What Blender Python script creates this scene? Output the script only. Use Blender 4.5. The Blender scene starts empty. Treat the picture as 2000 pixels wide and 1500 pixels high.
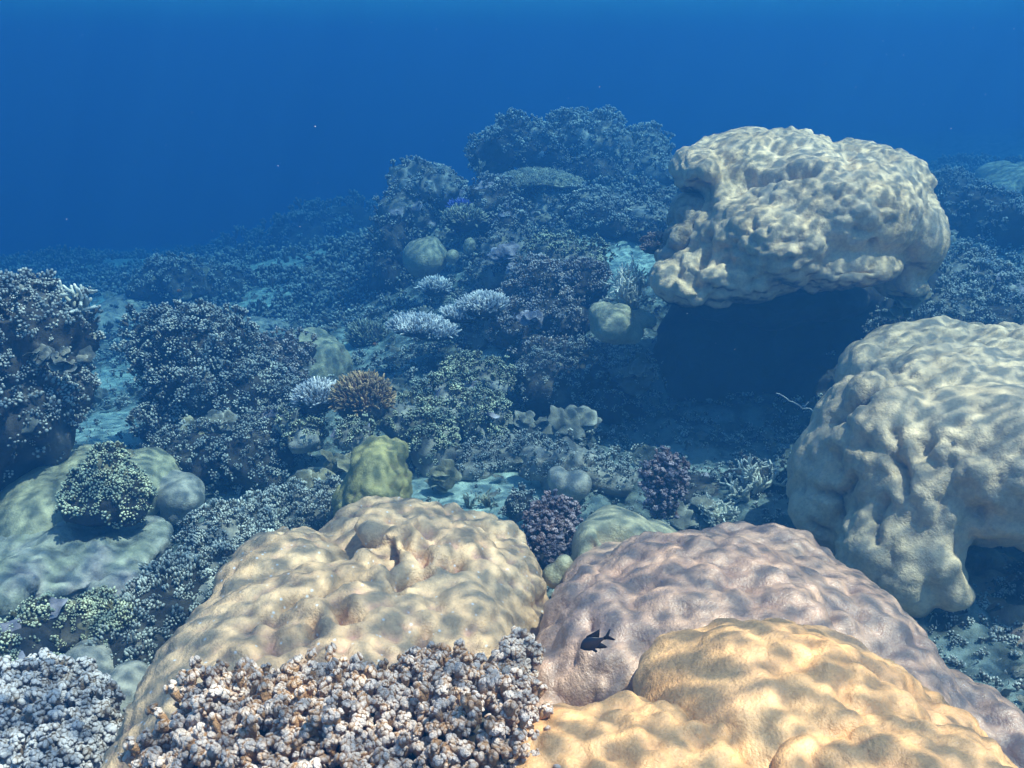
import bpy, math, random
import numpy as np
from mathutils import Vector
R_ = math.radians
C = bpy.context.scene.collection
SC = bpy.context.scene
rng = np.random.default_rng(7)

# ------------------------------------------------------------------ camera
F = 1804.0                      # focal length in pixels of the 2000 px wide photograph
PITCH = R_(19.0)
cam = bpy.data.cameras.new('camera'); cam.sensor_width = 36; cam.lens = F/2000*36
cam.clip_start = 0.02; cam.clip_end = 500
camo = bpy.data.objects.new('camera', cam); C.objects.link(camo)
camo.rotation_euler = (R_(90)-PITCH, 0, 0); SC.camera = camo
cam.dof.use_dof = False

# ------------------------------------------------------------------ sky and sun
SUN_EL, SUN_AZ = R_(66), R_(104)       # azimuth: compass direction the light comes FROM (0 = +Y, clockwise)
W = bpy.data.worlds.new('World'); SC.world = W; W.use_nodes = True
nt = W.node_tree; nt.nodes.clear()
sky = nt.nodes.new('ShaderNodeTexSky'); sky.sky_type = 'NISHITA'; sky.sun_disc = False
sky.sun_elevation = SUN_EL; sky.sun_rotation = SUN_AZ
bg = nt.nodes.new('ShaderNodeBackground'); bg.inputs[1].default_value = 0.15
ow = nt.nodes.new('ShaderNodeOutputWorld')
nt.links.new(sky.outputs[0], bg.inputs[0]); nt.links.new(bg.outputs[0], ow.inputs[0])
sl = bpy.data.lights.new('sun', 'SUN'); sl.energy = 5.0; sl.angle = R_(0.42); sl.color = (1.0, 0.73, 0.61)
so = bpy.data.objects.new('sun', sl); C.objects.link(so)
sd = Vector((math.sin(SUN_AZ)*math.cos(SUN_EL), math.cos(SUN_AZ)*math.cos(SUN_EL), math.sin(SUN_EL)))
so.rotation_euler = sd.to_track_quat('Z', 'Y').to_euler(); so.location = sd*20
SC.view_settings.view_transform = 'Standard'; SC.view_settings.look = 'None'
SC.view_settings.exposure = 2.38; SC.view_settings.gamma = 1.0
SC.cycles.max_bounces = 4; SC.cycles.diffuse_bounces = 3; SC.cycles.glossy_bounces = 1
SC.cycles.volume_bounces = 2; SC.cycles.transparent_max_bounces = 6
SC.cycles.use_denoising = True
try: SC.cycles.denoiser = 'OPENIMAGEDENOISE'
except Exception: pass
SC.cycles.caustics_reflective = False; SC.cycles.caustics_refractive = False

cp, sp = math.cos(PITCH), math.sin(PITCH)
def P(px, py, Y):
    """world point that lies on the view ray of photo pixel (px,py) at forward distance Y"""
    u, v = (px-1000)/F, (750-py)/F
    y, z = cp+v*sp, -sp+v*cp
    t = Y/y
    return np.array([u*t, Y, z*t])
def S(py, Y):
    """metres per photo pixel there"""
    v = (750-py)/F
    return Y/(cp+v*sp)/F

# ------------------------------------------------------------------ noise
def _h(ix, iy, iz, seed):
    h = (ix.astype(np.int64)*374761393 + iy.astype(np.int64)*668265263 + iz.astype(np.int64)*2147483629 + seed*1274126177) & 0xffffffff
    h = ((h ^ (h >> 13))*1274126177) & 0xffffffff
    h = ((h ^ (h >> 15))*2246822519) & 0xffffffff
    return ((h ^ (h >> 16)) & 0xffffff)/float(0xffffff)
def vnoise(p, scale, seed=0):
    q = p*scale; i = np.floor(q).astype(np.int64); f = q-i; f = f*f*(3-2*f)
    out = 0
    for dx in (0, 1):
        wx = f[:, 0] if dx else 1-f[:, 0]
        for dy in (0, 1):
            wy = f[:, 1] if dy else 1-f[:, 1]
            for dz in (0, 1):
                wz = f[:, 2] if dz else 1-f[:, 2]
                out = out + wx*wy*wz*_h(i[:, 0]+dx, i[:, 1]+dy, i[:, 2]+dz, seed)
    return out*2-1
def fbm(p, scale, octv=4, seed=0, gain=.5):
    s = 0; a = 1; t = 0
    for k in range(octv):
        s = s+a*vnoise(p, scale*2**k, seed+k*17); t += a; a *= gain
    return s/t
def fbm3(p, sc, seed):
    return np.stack([fbm(p, sc, 2, seed+k*50) for k in range(3)], 1)
def worley(p, scale, seed=0, k=10.0):
    """soft distance to nearest jittered cell point (cell units)"""
    q = p*scale; i = np.floor(q).astype(np.int64); f = q-i
    acc = np.zeros(len(p))
    for dx in (-1, 0, 1):
        for dy in (-1, 0, 1):
            for dz in (-1, 0, 1):
                a, b, c = i[:, 0]+dx, i[:, 1]+dy, i[:, 2]+dz
                d = np.sqrt((dx+_h(a, b, c, seed)-f[:, 0])**2+(dy+_h(a, b, c, seed+1)-f[:, 1])**2+(dz+_h(a, b, c, seed+2)-f[:, 2])**2)
                acc += np.exp(-k*d)
    return -np.log(acc+1e-12)/k

# ------------------------------------------------------------------ mesh helpers
def link(name, me, mat=None, parent=None, smooth=True):
    o = bpy.data.objects.new(name, me); C.objects.link(o)
    if mat: me.materials.append(mat)
    if parent: o.parent = parent; o.matrix_parent_inverse = parent.matrix_world.inverted() if False else o.matrix_parent_inverse
    if smooth: me.polygons.foreach_set('use_smooth', np.ones(len(me.polygons), dtype=bool))
    return o
def mesh_np(name, V, T, attrs=None):
    """V (n,3), T (m,3 or 4)"""
    me = bpy.data.meshes.new(name); k = T.shape[1]
    me.vertices.add(len(V)); me.vertices.foreach_set('co', np.ascontiguousarray(V, dtype=np.float32).ravel())
    me.loops.add(len(T)*k); me.loops.foreach_set('vertex_index', np.ascontiguousarray(T, dtype=np.int32).ravel())
    me.polygons.add(len(T)); me.polygons.foreach_set('loop_start', np.arange(0, len(T)*k, k, dtype=np.int32))
    me.update(calc_edges=True)
    for n, a in (attrs or {}).items():
        at = me.attributes.new(n, 'FLOAT', 'POINT'); at.data.foreach_set('value', np.ascontiguousarray(a, dtype=np.float32))
    me.validate()
    return me
def tag(o, label=None, cat=None, group=None, kind=None):
    if label: o['label'] = label
    if cat: o['category'] = cat
    if group: o['group'] = group
    if kind: o['kind'] = kind
    return o
def empty(name, loc, label, cat, group=None):
    o = bpy.data.objects.new(name, None); C.objects.link(o); o.location = [float(c) for c in loc]
    o.empty_display_size = .1
    return tag(o, label, cat, group)
def arr(me):
    V = np.empty(len(me.vertices)*3, dtype=np.float32); me.vertices.foreach_get('co', V); V = V.reshape(-1, 3).astype(float)
    N = np.empty(len(me.vertices)*3, dtype=np.float32); me.vertices.foreach_get('normal', N); N = N.reshape(-1, 3).astype(float)
    return V, N
def ico(sub):
    import bmesh
    bm = bmesh.new(); bmesh.ops.create_icosphere(bm, subdivisions=sub, radius=1)
    V = np.array([v.co[:] for v in bm.verts]); T = np.array([[v.index for v in f.verts] for f in bm.faces]); bm.free()
    return V, T
ICO = {k: ico(k) for k in (1, 2, 3, 4, 5, 6)}
def vnormals(V, T):
    n = np.cross(V[T[:, 1]]-V[T[:, 0]], V[T[:, 2]]-V[T[:, 0]]); N = np.zeros_like(V)
    for k in range(3): np.add.at(N, T[:, k], n)
    return N/(np.linalg.norm(N, axis=1, keepdims=True)+1e-12)
def sample(V, T, n, r, up_min=-1.0, mask=None):
    """n random surface points with normals, area weighted"""
    a, b, c = V[T[:, 0]], V[T[:, 1]], V[T[:, 2]]
    cr = np.cross(b-a, c-a); ar = np.linalg.norm(cr, axis=1); nn = cr/(ar[:, None]+1e-12)
    w = ar*(nn[:, 2] > up_min)
    if mask is not None: w = w*mask((a+b+c)/3)
    idx = r.choice(len(T), n, p=w/w.sum())
    u, v = r.random(n), r.random(n); fl = u+v > 1; u[fl] = 1-u[fl]; v[fl] = 1-v[fl]
    return a[idx]+(b-a)[idx]*u[:, None]+(c-a)[idx]*v[:, None], nn[idx]
def frames(D, r, twist=True):
    D = D/(np.linalg.norm(D, axis=1, keepdims=True)+1e-12)
    a = np.where(np.abs(D[:, 2:3]) < .9, np.array([[0, 0, 1.]]), np.array([[1., 0, 0]]))
    X = np.cross(a, D); X /= np.linalg.norm(X, axis=1, keepdims=True)+1e-12
    Y = np.cross(D, X)
    if twist:
        t = r.random(len(D))*2*np.pi; c, s = np.cos(t)[:, None], np.sin(t)[:, None]
        X, Y = X*c+Y*s, -X*s+Y*c
    return np.stack([X, Y, D], axis=2)           # columns
def stamp(variants, pos, D, sc, r, zs=None):
    """copies of small variant meshes (V,T,tip) merged: pos (n,3), direction D, scale"""
    Fm = frames(D, r); n = len(pos); which = r.integers(0, len(variants), n)
    if zs is None: zs = np.ones(n)
    Vs, Ts, tips, rn = [], [], [], []; off = 0
    rv = r.random(n)
    for k, (V, T, tip) in enumerate(variants):
        m = np.where(which == k)[0]
        if not len(m): continue
        Vk = V[None]*sc[m][:, None, None]*np.stack([np.ones(len(m)), np.ones(len(m)), zs[m]], 1)[:, None, :]
        Vk = np.einsum('nij,nvj->nvi', Fm[m], Vk)+pos[m][:, None, :]
        Vs.append(Vk.reshape(-1, 3)); Ts.append((T[None]+off+np.arange(len(m))[:, None, None]*len(V)).reshape(-1, 3))
        tips.append(np.tile(tip, len(m))); rn.append(np.repeat(rv[m], len(V))); off += len(m)*len(V)
    return np.concatenate(Vs), np.concatenate(Ts), {'tip': np.concatenate(tips), 'rnd': np.concatenate(rn)}
def joinm(parts):
    Vs, Ts, A = [], [], {}; off = 0
    for V, T, at in parts:
        Vs.append(V); Ts.append(T+off); off += len(V)
        for k in ('tip', 'rnd'): A.setdefault(k, []).append(at[k])
    return np.concatenate(Vs), np.concatenate(Ts), {k: np.concatenate(v) for k, v in A.items()}

# variants of small growth forms, z up, unit size, root at z=0
def knob_var(seed, sub, lumps=6, tall=1.6):
    V, T = ICO[sub]; r = np.random.default_rng(seed); V = V.copy()
    h = (V[:, 2]+1)/2
    b = worley(V+seed, 1.7, seed, 9)
    rad = (1+.35*(.55-b))
    w = .42+.58*np.clip(h*1.5, 0, 1)
    V = V*rad[:, None]; V[:, 0] *= w; V[:, 1] *= w*(.7+.4*r.random())
    V[:, 2] = (V[:, 2]+1)*tall/2-.25
    V[:, 0] += .25*(r.random()-.5)*h; 
    return V, T, np.clip((V[:, 2])/tall*1.15-.02, 0, 1)
def cluster_var(seed, sub, n=5, tall=1.6):
    """a short branch ending in several rounded nubs"""
    r = np.random.default_rng(seed); parts = []
    Vb, Tb, tb = knob_var(seed, sub, tall=tall); Vb = Vb*np.array([.62, .62, .9]); parts.append((Vb, Tb, {'tip': tb*.75, 'rnd': tb*0}))
    for k in range(n):
        a = k/n*6.28+r.random()*.8; rr = .34+.18*r.random(); z = tall*(.62+.25*r.random())
        Vk, Tk, tk = knob_var(seed+k*7+1, sub, tall=1.2); s = .34+.14*r.random()
        D = np.array([[math.cos(a)*.6, math.sin(a)*.6, 1.0]]); M = frames(D, r)[0]
        Vk = (Vk*s)@M.T+np.array([math.cos(a)*rr, math.sin(a)*rr, z-.35]); parts.append((Vk, Tk, {'tip': np.clip(.05+tk*.95, 0, 1), 'rnd': tk*0}))
    V, T, A = joinm(parts); return V, T, A['tip']
def finger_var(seed, sides=6, rings=4, length=3.1, r0=.48, bend=.5, nub=0):
    r = np.random.default_rng(seed); b = (r.random(2)-.5)*2*bend
    zs = np.linspace(0, 1, rings+1); V = []; T = []
    for i, z in enumerate(zs):
        rad = r0*(1-.22*z)*(0.6 if i == rings else 1)*(1+.15*(r.random()-.5))
        for k in range(sides):
            a = 2*np.pi*k/sides; V.append((math.cos(a)*rad+b[0]*z*z, math.sin(a)*rad+b[1]*z*z, z*length))
    V.append((b[0]*1.05, b[1]*1.05, length*1.06)); top = len(V)-1
    for i in range(rings):
        for k in range(sides):
            a, c = i*sides+k, i*sides+(k+1) % sides; T += [(a, c, c+sides), (a, c+sides, a+sides)]
    for k in range(sides): T.append((rings*sides+k, rings*sides+(k+1) % sides, top))
    V = np.array(V); return V, np.array(T), np.clip(V[:, 2]/length, 0, 1)**1.5
def disc_var(seed, n=20, cup=-.12, lob=.13):
    """wavy thin plate lobe, faces both sides, unit radius"""
    r = np.random.default_rng(seed); rings = 4; V = []; T = []
    ph = r.random(3)*6.28
    for side in (0, 1):
        for i in range(rings+1):
            q = i/rings
            for k in range(n):
                a = 2*np.pi*k/n
                rr = q*(1+lob*math.sin(3*a+ph[0])+lob*.7*math.sin(5*a+ph[1]))
                z = cup*q*q+.12*q*math.sin(4*a+ph[2])-(0.07*(1-q*.6) if side else 0)
                V.append((rr*math.cos(a)+.3, rr*math.sin(a), z))
    m = (rings+1)*n
    for side in (0, 1):
        for i in range(rings):
            for k in range(n):
                a, b = side*m+i*n+k, side*m+i*n+(k+1) % n; c, d = a+n, b+n
                T += [(a, c, d), (a, d, b)] if not side else [(a, d, c), (a, b, d)]
    for k in range(n):
        a, b = rings*n+k, rings*n+(k+1) % n; T += [(a, a+m, b+m), (a, b+m, b)]
    V = np.array(V); q = np.hypot(V[:, 0]-.3, V[:, 1])
    return V, np.array(T), np.clip(q, 0, 1)**4*.9
def nub(r, sides=6):
    V = []; T = []; ph = r.random()*6.28
    prof = [(0, .42), (.45, .58), (.82, .50), (1.05, .26)]
    for z, q in prof:
        for k in range(sides):
            a = 2*np.pi*k/sides+ph; j = 1+.22*(r.random()-.5); V.append((math.cos(a)*q*j, math.sin(a)*q*j, z*(1+.06*(r.random()-.5))))
    V.append((0, 0, 1.12)); n = len(prof)
    for i in range(n-1):
        for k in range(sides): a, b = i*sides+k, i*sides+(k+1) % sides; T += [(a, b, b+sides), (a, b+sides, a+sides)]
    for k in range(sides): T.append(((n-1)*sides+k, (n-1)*sides+(k+1) % sides, n*sides))
    V = np.array(V); return V, np.array(T), np.clip((V[:, 2]-.25)/.85, 0, 1)
def head_var(seed, n=6):
    """stalk carrying a little cauliflower head of rounded nubs"""
    r = np.random.default_rng(seed); parts = []; V, T, t = nub(r, 5); parts.append((V*np.array([.8, .8, 1.6])-np.array([0, 0, .6]), T, {'tip': t*.2, 'rnd': t*0}))
    for k in range(n+1):
        a = k/n*6.28+r.random()*.7; e = 0 if k == n else .45+.35*r.random(); V, T, t = nub(r); s = .40+.22*r.random()
        D = np.array([[math.cos(a)*e*1.2, math.sin(a)*e*1.2, 1.0]]); Mx = frames(D, r)[0]
        parts.append(((V*np.array([s, s, s*1.25]))@Mx.T+np.array([math.cos(a)*e*.95, math.sin(a)*e*.95, .75-.35*e+.2*r.random()]), T, {'tip': t, 'rnd': t*0}))
    V, T, A = joinm(parts); return V, T, A['tip']
HD = [head_var(s, n) for s, n in ((61, 5), (62, 6), (63, 4), (64, 6), (65, 3), (66, 5), (67, 7), (68, 2))]
KN3 = [cluster_var(s, 2, 6, 1.7) for s in (1, 2, 3, 4, 5)]
KN2 = [cluster_var(s, 1, 4, 1.6) for s in (11, 12, 13, 14, 15)]
KN1 = [knob_var(s, 1) for s in (21, 22, 23, 24)]
KN1B = [(V*np.array([.62, .62, 1.25]), T, tp) for V, T, tp in KN1]+[(V*np.array([.8, .8, 1.1]), T, tp) for V, T, tp in KN1]
FG = [finger_var(s, bend=.8) for s in range(31, 36)]
DS = [disc_var(s) for s in range(41, 46)]

# ------------------------------------------------------------------ materials
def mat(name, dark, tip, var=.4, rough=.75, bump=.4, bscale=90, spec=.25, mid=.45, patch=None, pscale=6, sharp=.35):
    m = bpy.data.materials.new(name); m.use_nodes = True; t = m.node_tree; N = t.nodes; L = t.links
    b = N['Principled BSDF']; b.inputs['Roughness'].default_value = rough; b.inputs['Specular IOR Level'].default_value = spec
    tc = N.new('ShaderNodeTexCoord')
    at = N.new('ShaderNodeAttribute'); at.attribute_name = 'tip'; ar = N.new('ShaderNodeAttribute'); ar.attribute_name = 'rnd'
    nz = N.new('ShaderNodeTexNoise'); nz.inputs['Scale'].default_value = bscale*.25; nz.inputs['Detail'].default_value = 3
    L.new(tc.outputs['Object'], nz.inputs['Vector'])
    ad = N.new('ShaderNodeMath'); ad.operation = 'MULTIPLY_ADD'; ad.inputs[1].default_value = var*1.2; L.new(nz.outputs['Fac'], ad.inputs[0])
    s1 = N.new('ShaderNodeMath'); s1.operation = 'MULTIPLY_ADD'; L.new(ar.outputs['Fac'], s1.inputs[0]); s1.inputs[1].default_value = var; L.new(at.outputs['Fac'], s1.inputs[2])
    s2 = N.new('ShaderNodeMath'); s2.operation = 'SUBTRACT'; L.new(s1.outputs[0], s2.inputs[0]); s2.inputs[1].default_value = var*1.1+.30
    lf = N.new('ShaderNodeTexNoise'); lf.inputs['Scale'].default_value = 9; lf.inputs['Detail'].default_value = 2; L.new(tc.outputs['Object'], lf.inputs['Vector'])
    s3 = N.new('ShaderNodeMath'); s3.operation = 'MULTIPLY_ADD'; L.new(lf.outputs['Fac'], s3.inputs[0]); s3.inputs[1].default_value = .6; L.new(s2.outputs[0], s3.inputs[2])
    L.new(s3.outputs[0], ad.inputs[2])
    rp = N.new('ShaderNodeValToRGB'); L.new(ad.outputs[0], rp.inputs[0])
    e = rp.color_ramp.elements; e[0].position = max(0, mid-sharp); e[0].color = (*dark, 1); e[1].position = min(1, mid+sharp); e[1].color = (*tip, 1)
    col = rp.outputs[0]
    if patch:
        n2 = N.new('ShaderNodeTexNoise'); n2.inputs['Scale'].default_value = pscale; n2.inputs['Detail'].default_value = 4; L.new(tc.outputs['Object'], n2.inputs['Vector'])
        r2 = N.new('ShaderNodeValToRGB'); r2.color_ramp.elements[0].position = .48; r2.color_ramp.elements[1].position = .62; L.new(n2.outputs['Fac'], r2.inputs[0])
        mx = N.new('ShaderNodeMix'); mx.data_type = 'RGBA'; L.new(r2.outputs[0], mx.inputs[0]); L.new(col, mx.inputs[6]); mx.inputs[7].default_value = (*patch, 1)
        col = mx.outputs[2]
    L.new(col, b.inputs['Base Color'])
    if bump:
        nb = N.new('ShaderNodeTexNoise'); nb.inputs['Scale'].default_value = bscale; nb.inputs['Detail'].default_value = 3; nb.inputs['Roughness'].default_value = .65
        L.new(tc.outputs['Object'], nb.inputs['Vector'])
        bp = N.new('ShaderNodeBump'); bp.inputs['Strength'].default_value = bump; bp.inputs['Distance'].default_value = .01
        L.new(nb.outputs['Fac'], bp.inputs['Height']); L.new(bp.outputs[0], b.inputs['Normal'])
    return m
def mat_massive(name, c1, c2, c3=None, rough=.5, spec=.35, scale=5., bump=.55, bscale=190, crev_col=(.16, .07, .08), speck=None):
    """living boulder coral: two skin tones in soft patches, darker tone in crevices (attribute 'crev')"""
    m = bpy.data.materials.new(name); m.use_nodes = True; t = m.node_tree; N = t.nodes; L = t.links
    b = N['Principled BSDF']; b.inputs['Roughness'].default_value = rough; b.inputs['Specular IOR Level'].default_value = spec
    tc = N.new('ShaderNodeTexCoord')
    def noise(s, d=4, rgh=.55):
        n = N.new('ShaderNodeTexNoise'); n.inputs['Scale'].default_value = s; n.inputs['Detail'].default_value = d; n.inputs['Roughness'].default_value = rgh
        L.new(tc.outputs['Object'], n.inputs['Vector']); return n.outputs['Fac']
    def ramp(src, p0, p1, a=(0, 0, 0), c=(1, 1, 1)):
        r = N.new('ShaderNodeValToRGB'); e = r.color_ramp.elements; e[0].position = p0; e[1].position = p1; e[0].color = (*a, 1); e[1].color = (*c, 1)
        L.new(src, r.inputs[0]); return r.outputs[0]
    def mix(f, a, c, mode='MIX'):
        x = N.new('ShaderNodeMix'); x.data_type = 'RGBA'; x.blend_type = mode
        if isinstance(f, float): x.inputs[0].default_value = f
        else: L.new(f, x.inputs[0])
        for s, i in ((a, 6), (c, 7)):
            if isinstance(s, tuple): x.inputs[i].default_value = (*s, 1)
            else: L.new(s, x.inputs[i])
        return x.outputs[2]
    col = ramp(noise(scale), .35, .65, c1, c2)
    if c3: col = mix(ramp(noise(scale*.45, 3), .52, .7), col, c3)
    col = mix(ramp(noise(scale*9, 5, .7), .3, .75), col, mix(.35, col, (.95, .9, .8), 'MULTIPLY') if False else col)
    fine = ramp(noise(scale*14, 4, .7), .3, .7, (.70, .71, .74), (1.12, 1.08, 1.0)); col = mix(1.0, col, fine, 'MULTIPLY')
    if speck:
        v = N.new('ShaderNodeTexVoronoi'); v.inputs['Scale'].default_value = 38; L.new(tc.outputs['Object'], v.inputs['Vector'])
        col = mix(ramp(v.outputs['Distance'], .06, .16, (1, 1, 1), (0, 0, 0)), col, speck)
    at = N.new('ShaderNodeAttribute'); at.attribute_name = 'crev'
    crev_mix = mix(ramp(noise(60, 3, .7), .4, .6), crev_col, tuple(min(1, a*2.6) for a in crev_col))  # darker mottled tone blended into crevices
    col = mix(at.outputs['Fac'], col, crev_mix)
    L.new(col, b.inputs['Base Color'])
    nb = noise(bscale, 3, .6); n2 = noise(bscale*.2, 3, .6)
    sm = N.new('ShaderNodeMath'); sm.operation = 'MULTIPLY_ADD'; sm.inputs[1].default_value = 2.5; L.new(n2, sm.inputs[0]); L.new(nb, sm.inputs[2])
    bp = N.new('ShaderNodeBump'); bp.inputs['Strength'].default_value = bump; bp.inputs['Distance'].default_value = .006
    L.new(sm.outputs[0], bp.inputs['Height']); L.new(bp.outputs[0], b.inputs['Normal'])
    return m
M = {}
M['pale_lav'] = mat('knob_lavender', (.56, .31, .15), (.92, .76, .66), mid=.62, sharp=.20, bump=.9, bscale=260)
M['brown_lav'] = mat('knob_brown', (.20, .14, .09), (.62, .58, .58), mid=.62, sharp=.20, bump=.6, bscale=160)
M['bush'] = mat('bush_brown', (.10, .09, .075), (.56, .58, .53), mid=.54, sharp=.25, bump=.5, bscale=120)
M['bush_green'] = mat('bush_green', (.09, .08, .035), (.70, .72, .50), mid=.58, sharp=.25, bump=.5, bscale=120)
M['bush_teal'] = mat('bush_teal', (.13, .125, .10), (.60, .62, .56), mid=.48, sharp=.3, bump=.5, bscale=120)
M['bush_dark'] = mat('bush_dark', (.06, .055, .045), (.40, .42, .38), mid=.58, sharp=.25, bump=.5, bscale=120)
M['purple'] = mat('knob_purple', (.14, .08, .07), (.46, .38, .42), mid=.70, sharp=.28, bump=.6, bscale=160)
M['acro_pale'] = mat('acro_pale', (.34, .33, .33), (.86, .84, .84), mid=.5, sharp=.4, bump=.3, bscale=200)
M['acro_brown'] = mat('acro_brown', (.16, .08, .03), (.62, .42, .22), mid=.6, sharp=.4, bump=.3, bscale=200)
M['acro_green'] = mat('acro_green', (.13, .12, .07), (.50, .50, .38), mid=.6, sharp=.4, bump=.3, bscale=200)
M['staghorn'] = mat('staghorn', (.42, .42, .34), (.82, .82, .74), mid=.6, sharp=.45, bump=.3, bscale=150)
M['plate'] = mat('plate', (.20, .19, .15), (.42, .40, .34), mid=.75, sharp=.3, bump=.5, bscale=100)
M['plate_yellow'] = mat('plate_yellow', (.20, .18, .11), (.44, .41, .30), mid=.75, sharp=.3, bump=.5, bscale=100)
M['plate_lav'] = mat('plate_lav', (.24, .22, .26), (.52, .5, .58), mid=.75, sharp=.3, bump=.5, bscale=100)
M['core'] = mat('gap_shade_core', (.045, .042, .036), (.20, .18, .15), mid=.55, sharp=.3, bump=.9, bscale=40)  # core made near-black so gaps between branches look deeply shaded
M['rubble'] = mat('rubble', (.20, .19, .16), (.50, .50, .46), mid=.5, sharp=.5, bump=.6, bscale=90)
M['red'] = mat('red_sponge', (.20, .12, .09), (.46, .34, .28), mid=.5, sharp=.4, bump=.6, bscale=90)
M['tan'] = mat_massive('porites_tan', (.60, .40, .24), (.73, .52, .33), (.50, .35, .22), speck=(.7, .7, .72))
M['pink'] = mat_massive('porites_pink', (.54, .32, .23), (.66, .42, .30), (.42, .27, .22), rough=.3, spec=.7)
M['orange'] = mat_massive('porites_orange', (.84, .44, .19), (.94, .56, .27), (.74, .40, .23), rough=.42, spec=.45)
M['greygreen'] = mat_massive('porites_greygreen', (.68, .50, .32), (.82, .62, .41), (.54, .40, .25), crev_col=(.08, .07, .07))
M['bommie'] = mat_massive('porites_pale', (.72, .50, .29), (.88, .65, .42), (.58, .41, .22), crev_col=(.09, .07, .06))
M['olive'] = mat_massive('boulder_olive', (.27, .25, .11), (.40, .36, .16), (.21, .20, .12), scale=12)
M['grey'] = mat_massive('boulder_grey', (.36, .34, .30), (.46, .44, .38), (.30, .29, .27))
M['crust'] = mat_massive('rock_crust', (.26, .28, .22), (.50, .50, .44), (.34, .30, .32), rough=.9, spec=.1, scale=9, bump=1.0, bscale=70, crev_col=(.06, .05, .05))
M['brownrock'] = mat_massive('rock_brown', (.30, .22, .13), (.56, .46, .34), (.40, .30, .28), rough=.9, spec=.1, scale=12, bump=1.0, bscale=90, crev_col=(.05, .03, .03))
M['sage'] = mat_massive('boulder_sage', (.36, .35, .24), (.46, .44, .30), (.32, .30, .20))
def mat_ground():
    m = bpy.data.materials.new('reef_floor'); m.use_nodes = True; t = m.node_tree; N = t.nodes; L = t.links
    b = N['Principled BSDF']; b.inputs['Roughness'].default_value = .9; b.inputs['Specular IOR Level'].default_value = .15
    tc = N.new('ShaderNodeTexCoord')
    def noise(s, d=5):
        n = N.new('ShaderNodeTexNoise'); n.inputs['Scale'].default_value = s; n.inputs['Detail'].default_value = d; n.inputs['Roughness'].default_value = .62
        L.new(tc.outputs['Object'], n.inputs['Vector']); return n.outputs['Fac']
    r = N.new('ShaderNodeValToRGB'); e = r.color_ramp.elements; e[0].position = .40; e[0].color = (.07, .08, .07, 1); e[1].position = .58; e[1].color = (.26, .32, .30, 1)
    L.new(noise(5.5, 6), r.inputs[0])
    at = N.new('ShaderNodeAttribute'); at.attribute_name = 'sand'
    r3 = N.new('ShaderNodeValToRGB'); e = r3.color_ramp.elements; e[0].position = .3; e[0].color = (.33, .42, .38, 1); e[1].position = .7; e[1].color = (.46, .58, .52, 1)
    L.new(noise(40, 5), r3.inputs[0])
    mx = N.new('ShaderNodeMix'); mx.data_type = 'RGBA'; L.new(at.outputs['Fac'], mx.inputs[0]); L.new(r.outputs[0], mx.inputs[6]); L.new(r3.outputs[0], mx.inputs[7])
    L.new(mx.outputs[2], b.inputs['Base Color'])
    bp = N.new('ShaderNodeBump'); bp.inputs['Strength'].default_value = .9; bp.inputs['Distance'].default_value = .02
    L.new(noise(45, 6), bp.inputs['Height']); L.new(bp.outputs[0], b.inputs['Normal'])
    return m
M['ground'] = mat_ground()

# ------------------------------------------------------------------ sea floor
CTRL = [(100, 1480, 1.9), (300, 1350, 2.2), (300, 1150, 2.9), (60, 1250, 2.6), (100, 1010, 3.5), (950, 975, 3.5), (700, 960, 3.6), (560, 1000, 3.4), (1450, 1010, 3.3), (1200, 990, 3.4), (1300, 930, 3.7),
        (1700, 1100, 2.9), (1950, 1180, 2.5), (1980, 1330, 2.1), (220, 820, 5.0), (450, 900, 4.1), (230, 640, 7.6), (60, 900, 4.2), (450, 520, 12), (100, 500, 14), (650, 620, 8), (600, 500, 20), (100, 500, 28), (650, 760, 5.3),
        (1000, 850, 4.2), (880, 700, 5.0), (1000, 660, 5.4), (1150, 720, 4.9), (1150, 860, 4.2), (760, 600, 7.4), (800, 500, 7.6), (940, 520, 6.8), (1060, 480, 6.9), (1200, 480, 6.9), (1290, 400, 7.8), (860, 400, 8.2), (1000, 430, 8.0), (1100, 330, 9.6), (1220, 340, 9.6),
        (1400, 880, 4.3), (1550, 850, 4.6), (1450, 750, 5.2), (1700, 650, 5.2), (1900, 640, 5.3), (1900, 520, 6.6), (1980, 430, 8.3), (1880, 400, 9.5), (1960, 330, 13), (1850, 340, 14)]
cpnt = np.array([P(*c) for c in CTRL])
extra = [(-4, 1, -1.75), (-1.3, .6, -1.6), (0, .4, -1.55), (1.5, .6, -1.5), (4, 1, -1.4), (0, -2, -1.6), (-6, 6, -2.2), (-14, 14, -4.4), (-25, 30, -7.0), (0, 14, -2.6), (0, 20, -4.0), (3, 13, -2.1), (0, 40, -7), (-1.35, 2.95, -2.1), (-1.15, 2.8, -2.1), (10, 30, -2.2), (14, 12, -1.1), (25, 30, -1.6), (7, 5, -1.1), (1.2, 1.8, -1.5), (-.4, 1.8, -1.6)]
cpnt = np.vstack([cpnt, np.array(extra)])
def fitrbf():
    X = cpnt[:, :2]; n = len(X); d = np.linalg.norm(X[:, None]-X[None], axis=2)
    A = np.zeros((n+3, n+3)); A[:n, :n] = d+np.eye(n)*-.05; A[:n, n] = 1; A[:n, n+1:] = X; A[n, :n] = 1; A[n+1:, :n] = X.T
    return np.linalg.solve(A, np.concatenate([cpnt[:, 2], np.zeros(3)]))
RB = fitrbf()
def gz0(x, y):
    x = np.asarray(x, float); y = np.asarray(y, float); out = np.full(x.shape, RB[-3])+RB[-2]*x+RB[-1]*y
    for k in range(len(cpnt)): out = out+RB[k]*np.hypot(x-cpnt[k, 0], y-cpnt[k, 1])
    return np.clip(out, -8.5, -.5)
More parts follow.
